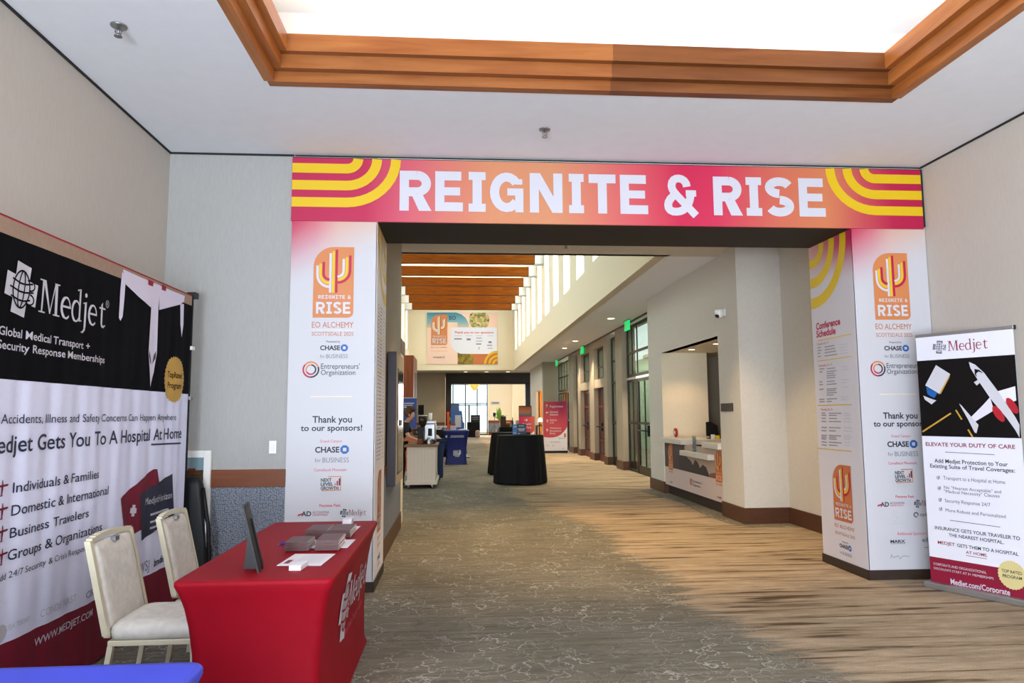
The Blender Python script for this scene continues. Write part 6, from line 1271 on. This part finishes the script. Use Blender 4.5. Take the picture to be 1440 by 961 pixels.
t = thing('food_basket', 'woven basket of snacks on the black-draped table behind the cocktail tables', 'basket', (xb-.28, 30.4, zt_)); b = B(); b.lathe([(.12, 0), (.2, .14), (.18, .14), (.1, .02)], (xb-.25, 30.4, zt_), 'bench_wood', 16); b.obj('basket', t)
for i in range(5): b = B(); b.lathe([(0, -.06), (.05, -.03), (.06, 0), (.04, .04), (0, .055)], (xb-.25+.1*math.cos(i*1.3), 30.4+.1*math.sin(i*1.3), zt_+.17), 'print_orange', 10); b.obj('snack', t)
t = thing('tall_bottle', 'dark bottle at the right end of the far black-draped table', 'bottle', (xb+.02, 30.3, zt_)); b = B(); b.lathe([(.035, 0), (.04, .02), (.04, .22), (.014, .3), (.014, .4)], (xb-.02, 30.2, zt_), 'plastic_black', 12); b.obj('glass', t)
(xs, za), (_, zb_) = yp(695.2, 586.5, 46.2), yp(695.2, 580.5, 46.2); speaker('round black loudspeaker on a tripod in front of the far foyer wall', xs, 46.2, za, zb_, .2)
# plant
M('leaf_green', (110, 150, 60), .5, noise=.25, scale=4); M('pot_dark', (70, 56, 48), .6)
x0, _ = yp(702.5, 600, 45.5); t = thing('potted_palm', 'tall green potted palm in front of the far foyer wall', 'plant', (x0, 45.5, 0)); b = B(); b.lathe([(.16, 0), (.22, .45), (.2, .45), (.19, .4)], (x0, 45.5, 0), 'pot_dark', 18); b.obj('pot', t); b = B(); b.tube([(x0, 45.5, .3), (x0+.02, 45.5, 1.05)], [.03, .02], 'bench_wood'); b.obj('stem', t); rs = random.Random(5); b = B()
for i in range(16):
    a = i*2.4; L_ = rs.uniform(.8, 1.3); pr = None; el = rs.uniform(.5, 1.3)
    for k in range(7):
        f = k/6; rr = L_*f*math.cos(el)*.75; z = 1.0+L_*math.sin(el)*f*1.1-.35*f*f*L_; w_ = .11*math.sin(math.pi*min(1, f+.12)); c = Vector((x0+rr*math.cos(a), 45.5+rr*math.sin(a), z)); s_ = Vector((-math.sin(a), math.cos(a), 0))*w_
        if pr: b.poly([pr[0]-pr[1], pr[0]+pr[1], c+s_, c-s_], 'leaf_green')
        pr = (c, s_)
b.obj('fronds', t)
x0, z0 = yp(696.5, 567, 48.17); t = thing('wall_plaque', 'small grey plaque on the pale far foyer wall', 'sign', (x0, 48.17, z0)); b = B(); b.box(x0-.3, x0+.3, 48.17, 48.2, z0-.1, z0+.1, 'print_fade', .01); b.obj('plate', t); p = Print((0, 48.17, 0), (1, 0, 0), (0, 0, 1), .006); p.begin('lettering'); p.rect(x0-.22, x0+.22, z0-.04, z0+.04, 'print_grey', 1); p.finish(t)
# chandelier
M('amber_glass', (240, 186, 84), .3, emit=1.2); x0, z0 = yp(667, 549, 43.0)
t = thing('pendant_lamp', 'amber glass bowl lamp hanging in the far foyer', 'pendant lamp', (x0, 43.0, 4.4)); b = B(); b.lathe([(.0, 0), (.08, .03), (.2, .13), (.3, .27), (.34, .36), (.32, .36)], (x0, 43.0, z0), 'amber_glass', 24); b.obj('bowl', t); b = B(); b.tube([(x0, 43.0, z0+.1), (x0, 43.0, 4.4)], .012, 'metal_black'); b.obj('rod', t); b = B()
for a in range(6): q = a*math.pi/3; b.tube([(x0+r_*math.cos(q)*1.02, 43+r_*math.sin(q)*1.02, z0+z_) for r_, z_ in ((.02, -.01), (.2, .12), (.31, .27), (.345, .37))], .008, 'frame_dark', 6)
b.obj('ribs', t)
# red banner and plant at the left of the far windows
M('banner_red', (206, 70, 40), .6)
t, xa, xb, zt_ = floor_sign('feather_banner', 'narrow orange-red banner at the left edge of the far portal', 'banner', 628.5, 631.8, 579.5, 36.8, 'banner_red')
x0, _ = yp(634, 598, 37.5); t = thing('small_plant', 'small green plant beside the narrow orange-red banner', 'plant', (x0, 37.5, 0)); b = B(); b.lathe([(.1, 0), (.14, .9), (.12, .9)], (x0, 37.5, 0), 'pot_dark', 12); b.obj('pot', t); b = B()
for i in range(14): a = i*2.4; b.poly([(x0, 37.5, .9), (x0+.1*math.cos(a+.3), 37.5+.1*math.sin(a+.3), 1.1), (x0+.16*math.cos(a), 37.5+.16*math.sin(a), 1.3+.05*(i % 3)), (x0+.1*math.cos(a-.3), 37.5+.1*math.sin(a-.3), 1.1)], 'leaf_green')
b.obj('leaves', t)
# side table with a lamp in the amber doorway
x0, z0 = yp(757.5, 598, 31.6); t = thing('side_table', 'small dark table in the amber doorway left of the direction board', 'table', (3.75, 31.9, 0)); b = B(); b.box(3.42, 4.0, 31.6, 32.2, .86, .9, 'base_dark', .006); b.obj('tabletop', t)
for x in (3.46, 3.96):
    for y in (31.64, 32.16): b = B(); b.box(x-.025, x+.025, y-.025, y+.025, 0, .86, 'base_dark'); b.obj('leg', t)
t = thing('table_lamp', 'small lamp on the dark table in the amber doorway', 'lamp', (3.62, 31.8, .9)); b = B(); b.lathe([(.07, 0), (.07, .02), (.02, .04), (.02, .18)], (3.62, 31.8, .9), 'metal_black', 14); b.obj('base', t); b = B(); b.lathe([(.1, .16), (.06, .32), (.055, .32), (.09, .16)], (3.62, 31.8, .9), 'lamp_glow', 16, cap=False); b.obj('lamp_shade', t)
def point(nm, loc, pw, col, r=.1):
    l = bpy.data.lights.new(nm, 'POINT'); l.energy = pw; l.color = col; l.shadow_soft_size = r; o = bpy.data.objects.new(nm, l); COL.objects.link(o); o.location = loc
point('doorway_lamp', (4.4, 31.9, 2.2), 60, (1, .66, .3)); point('niche_lamp', (-1.6, 20.8, 2.0), 25, (1, .55, .2)); point('left_hall_fill', (-2.4, 16.5, 2.9), 70, (1, .74, .46), .2)  # the third point is added fill for the far left wall, without a fixture
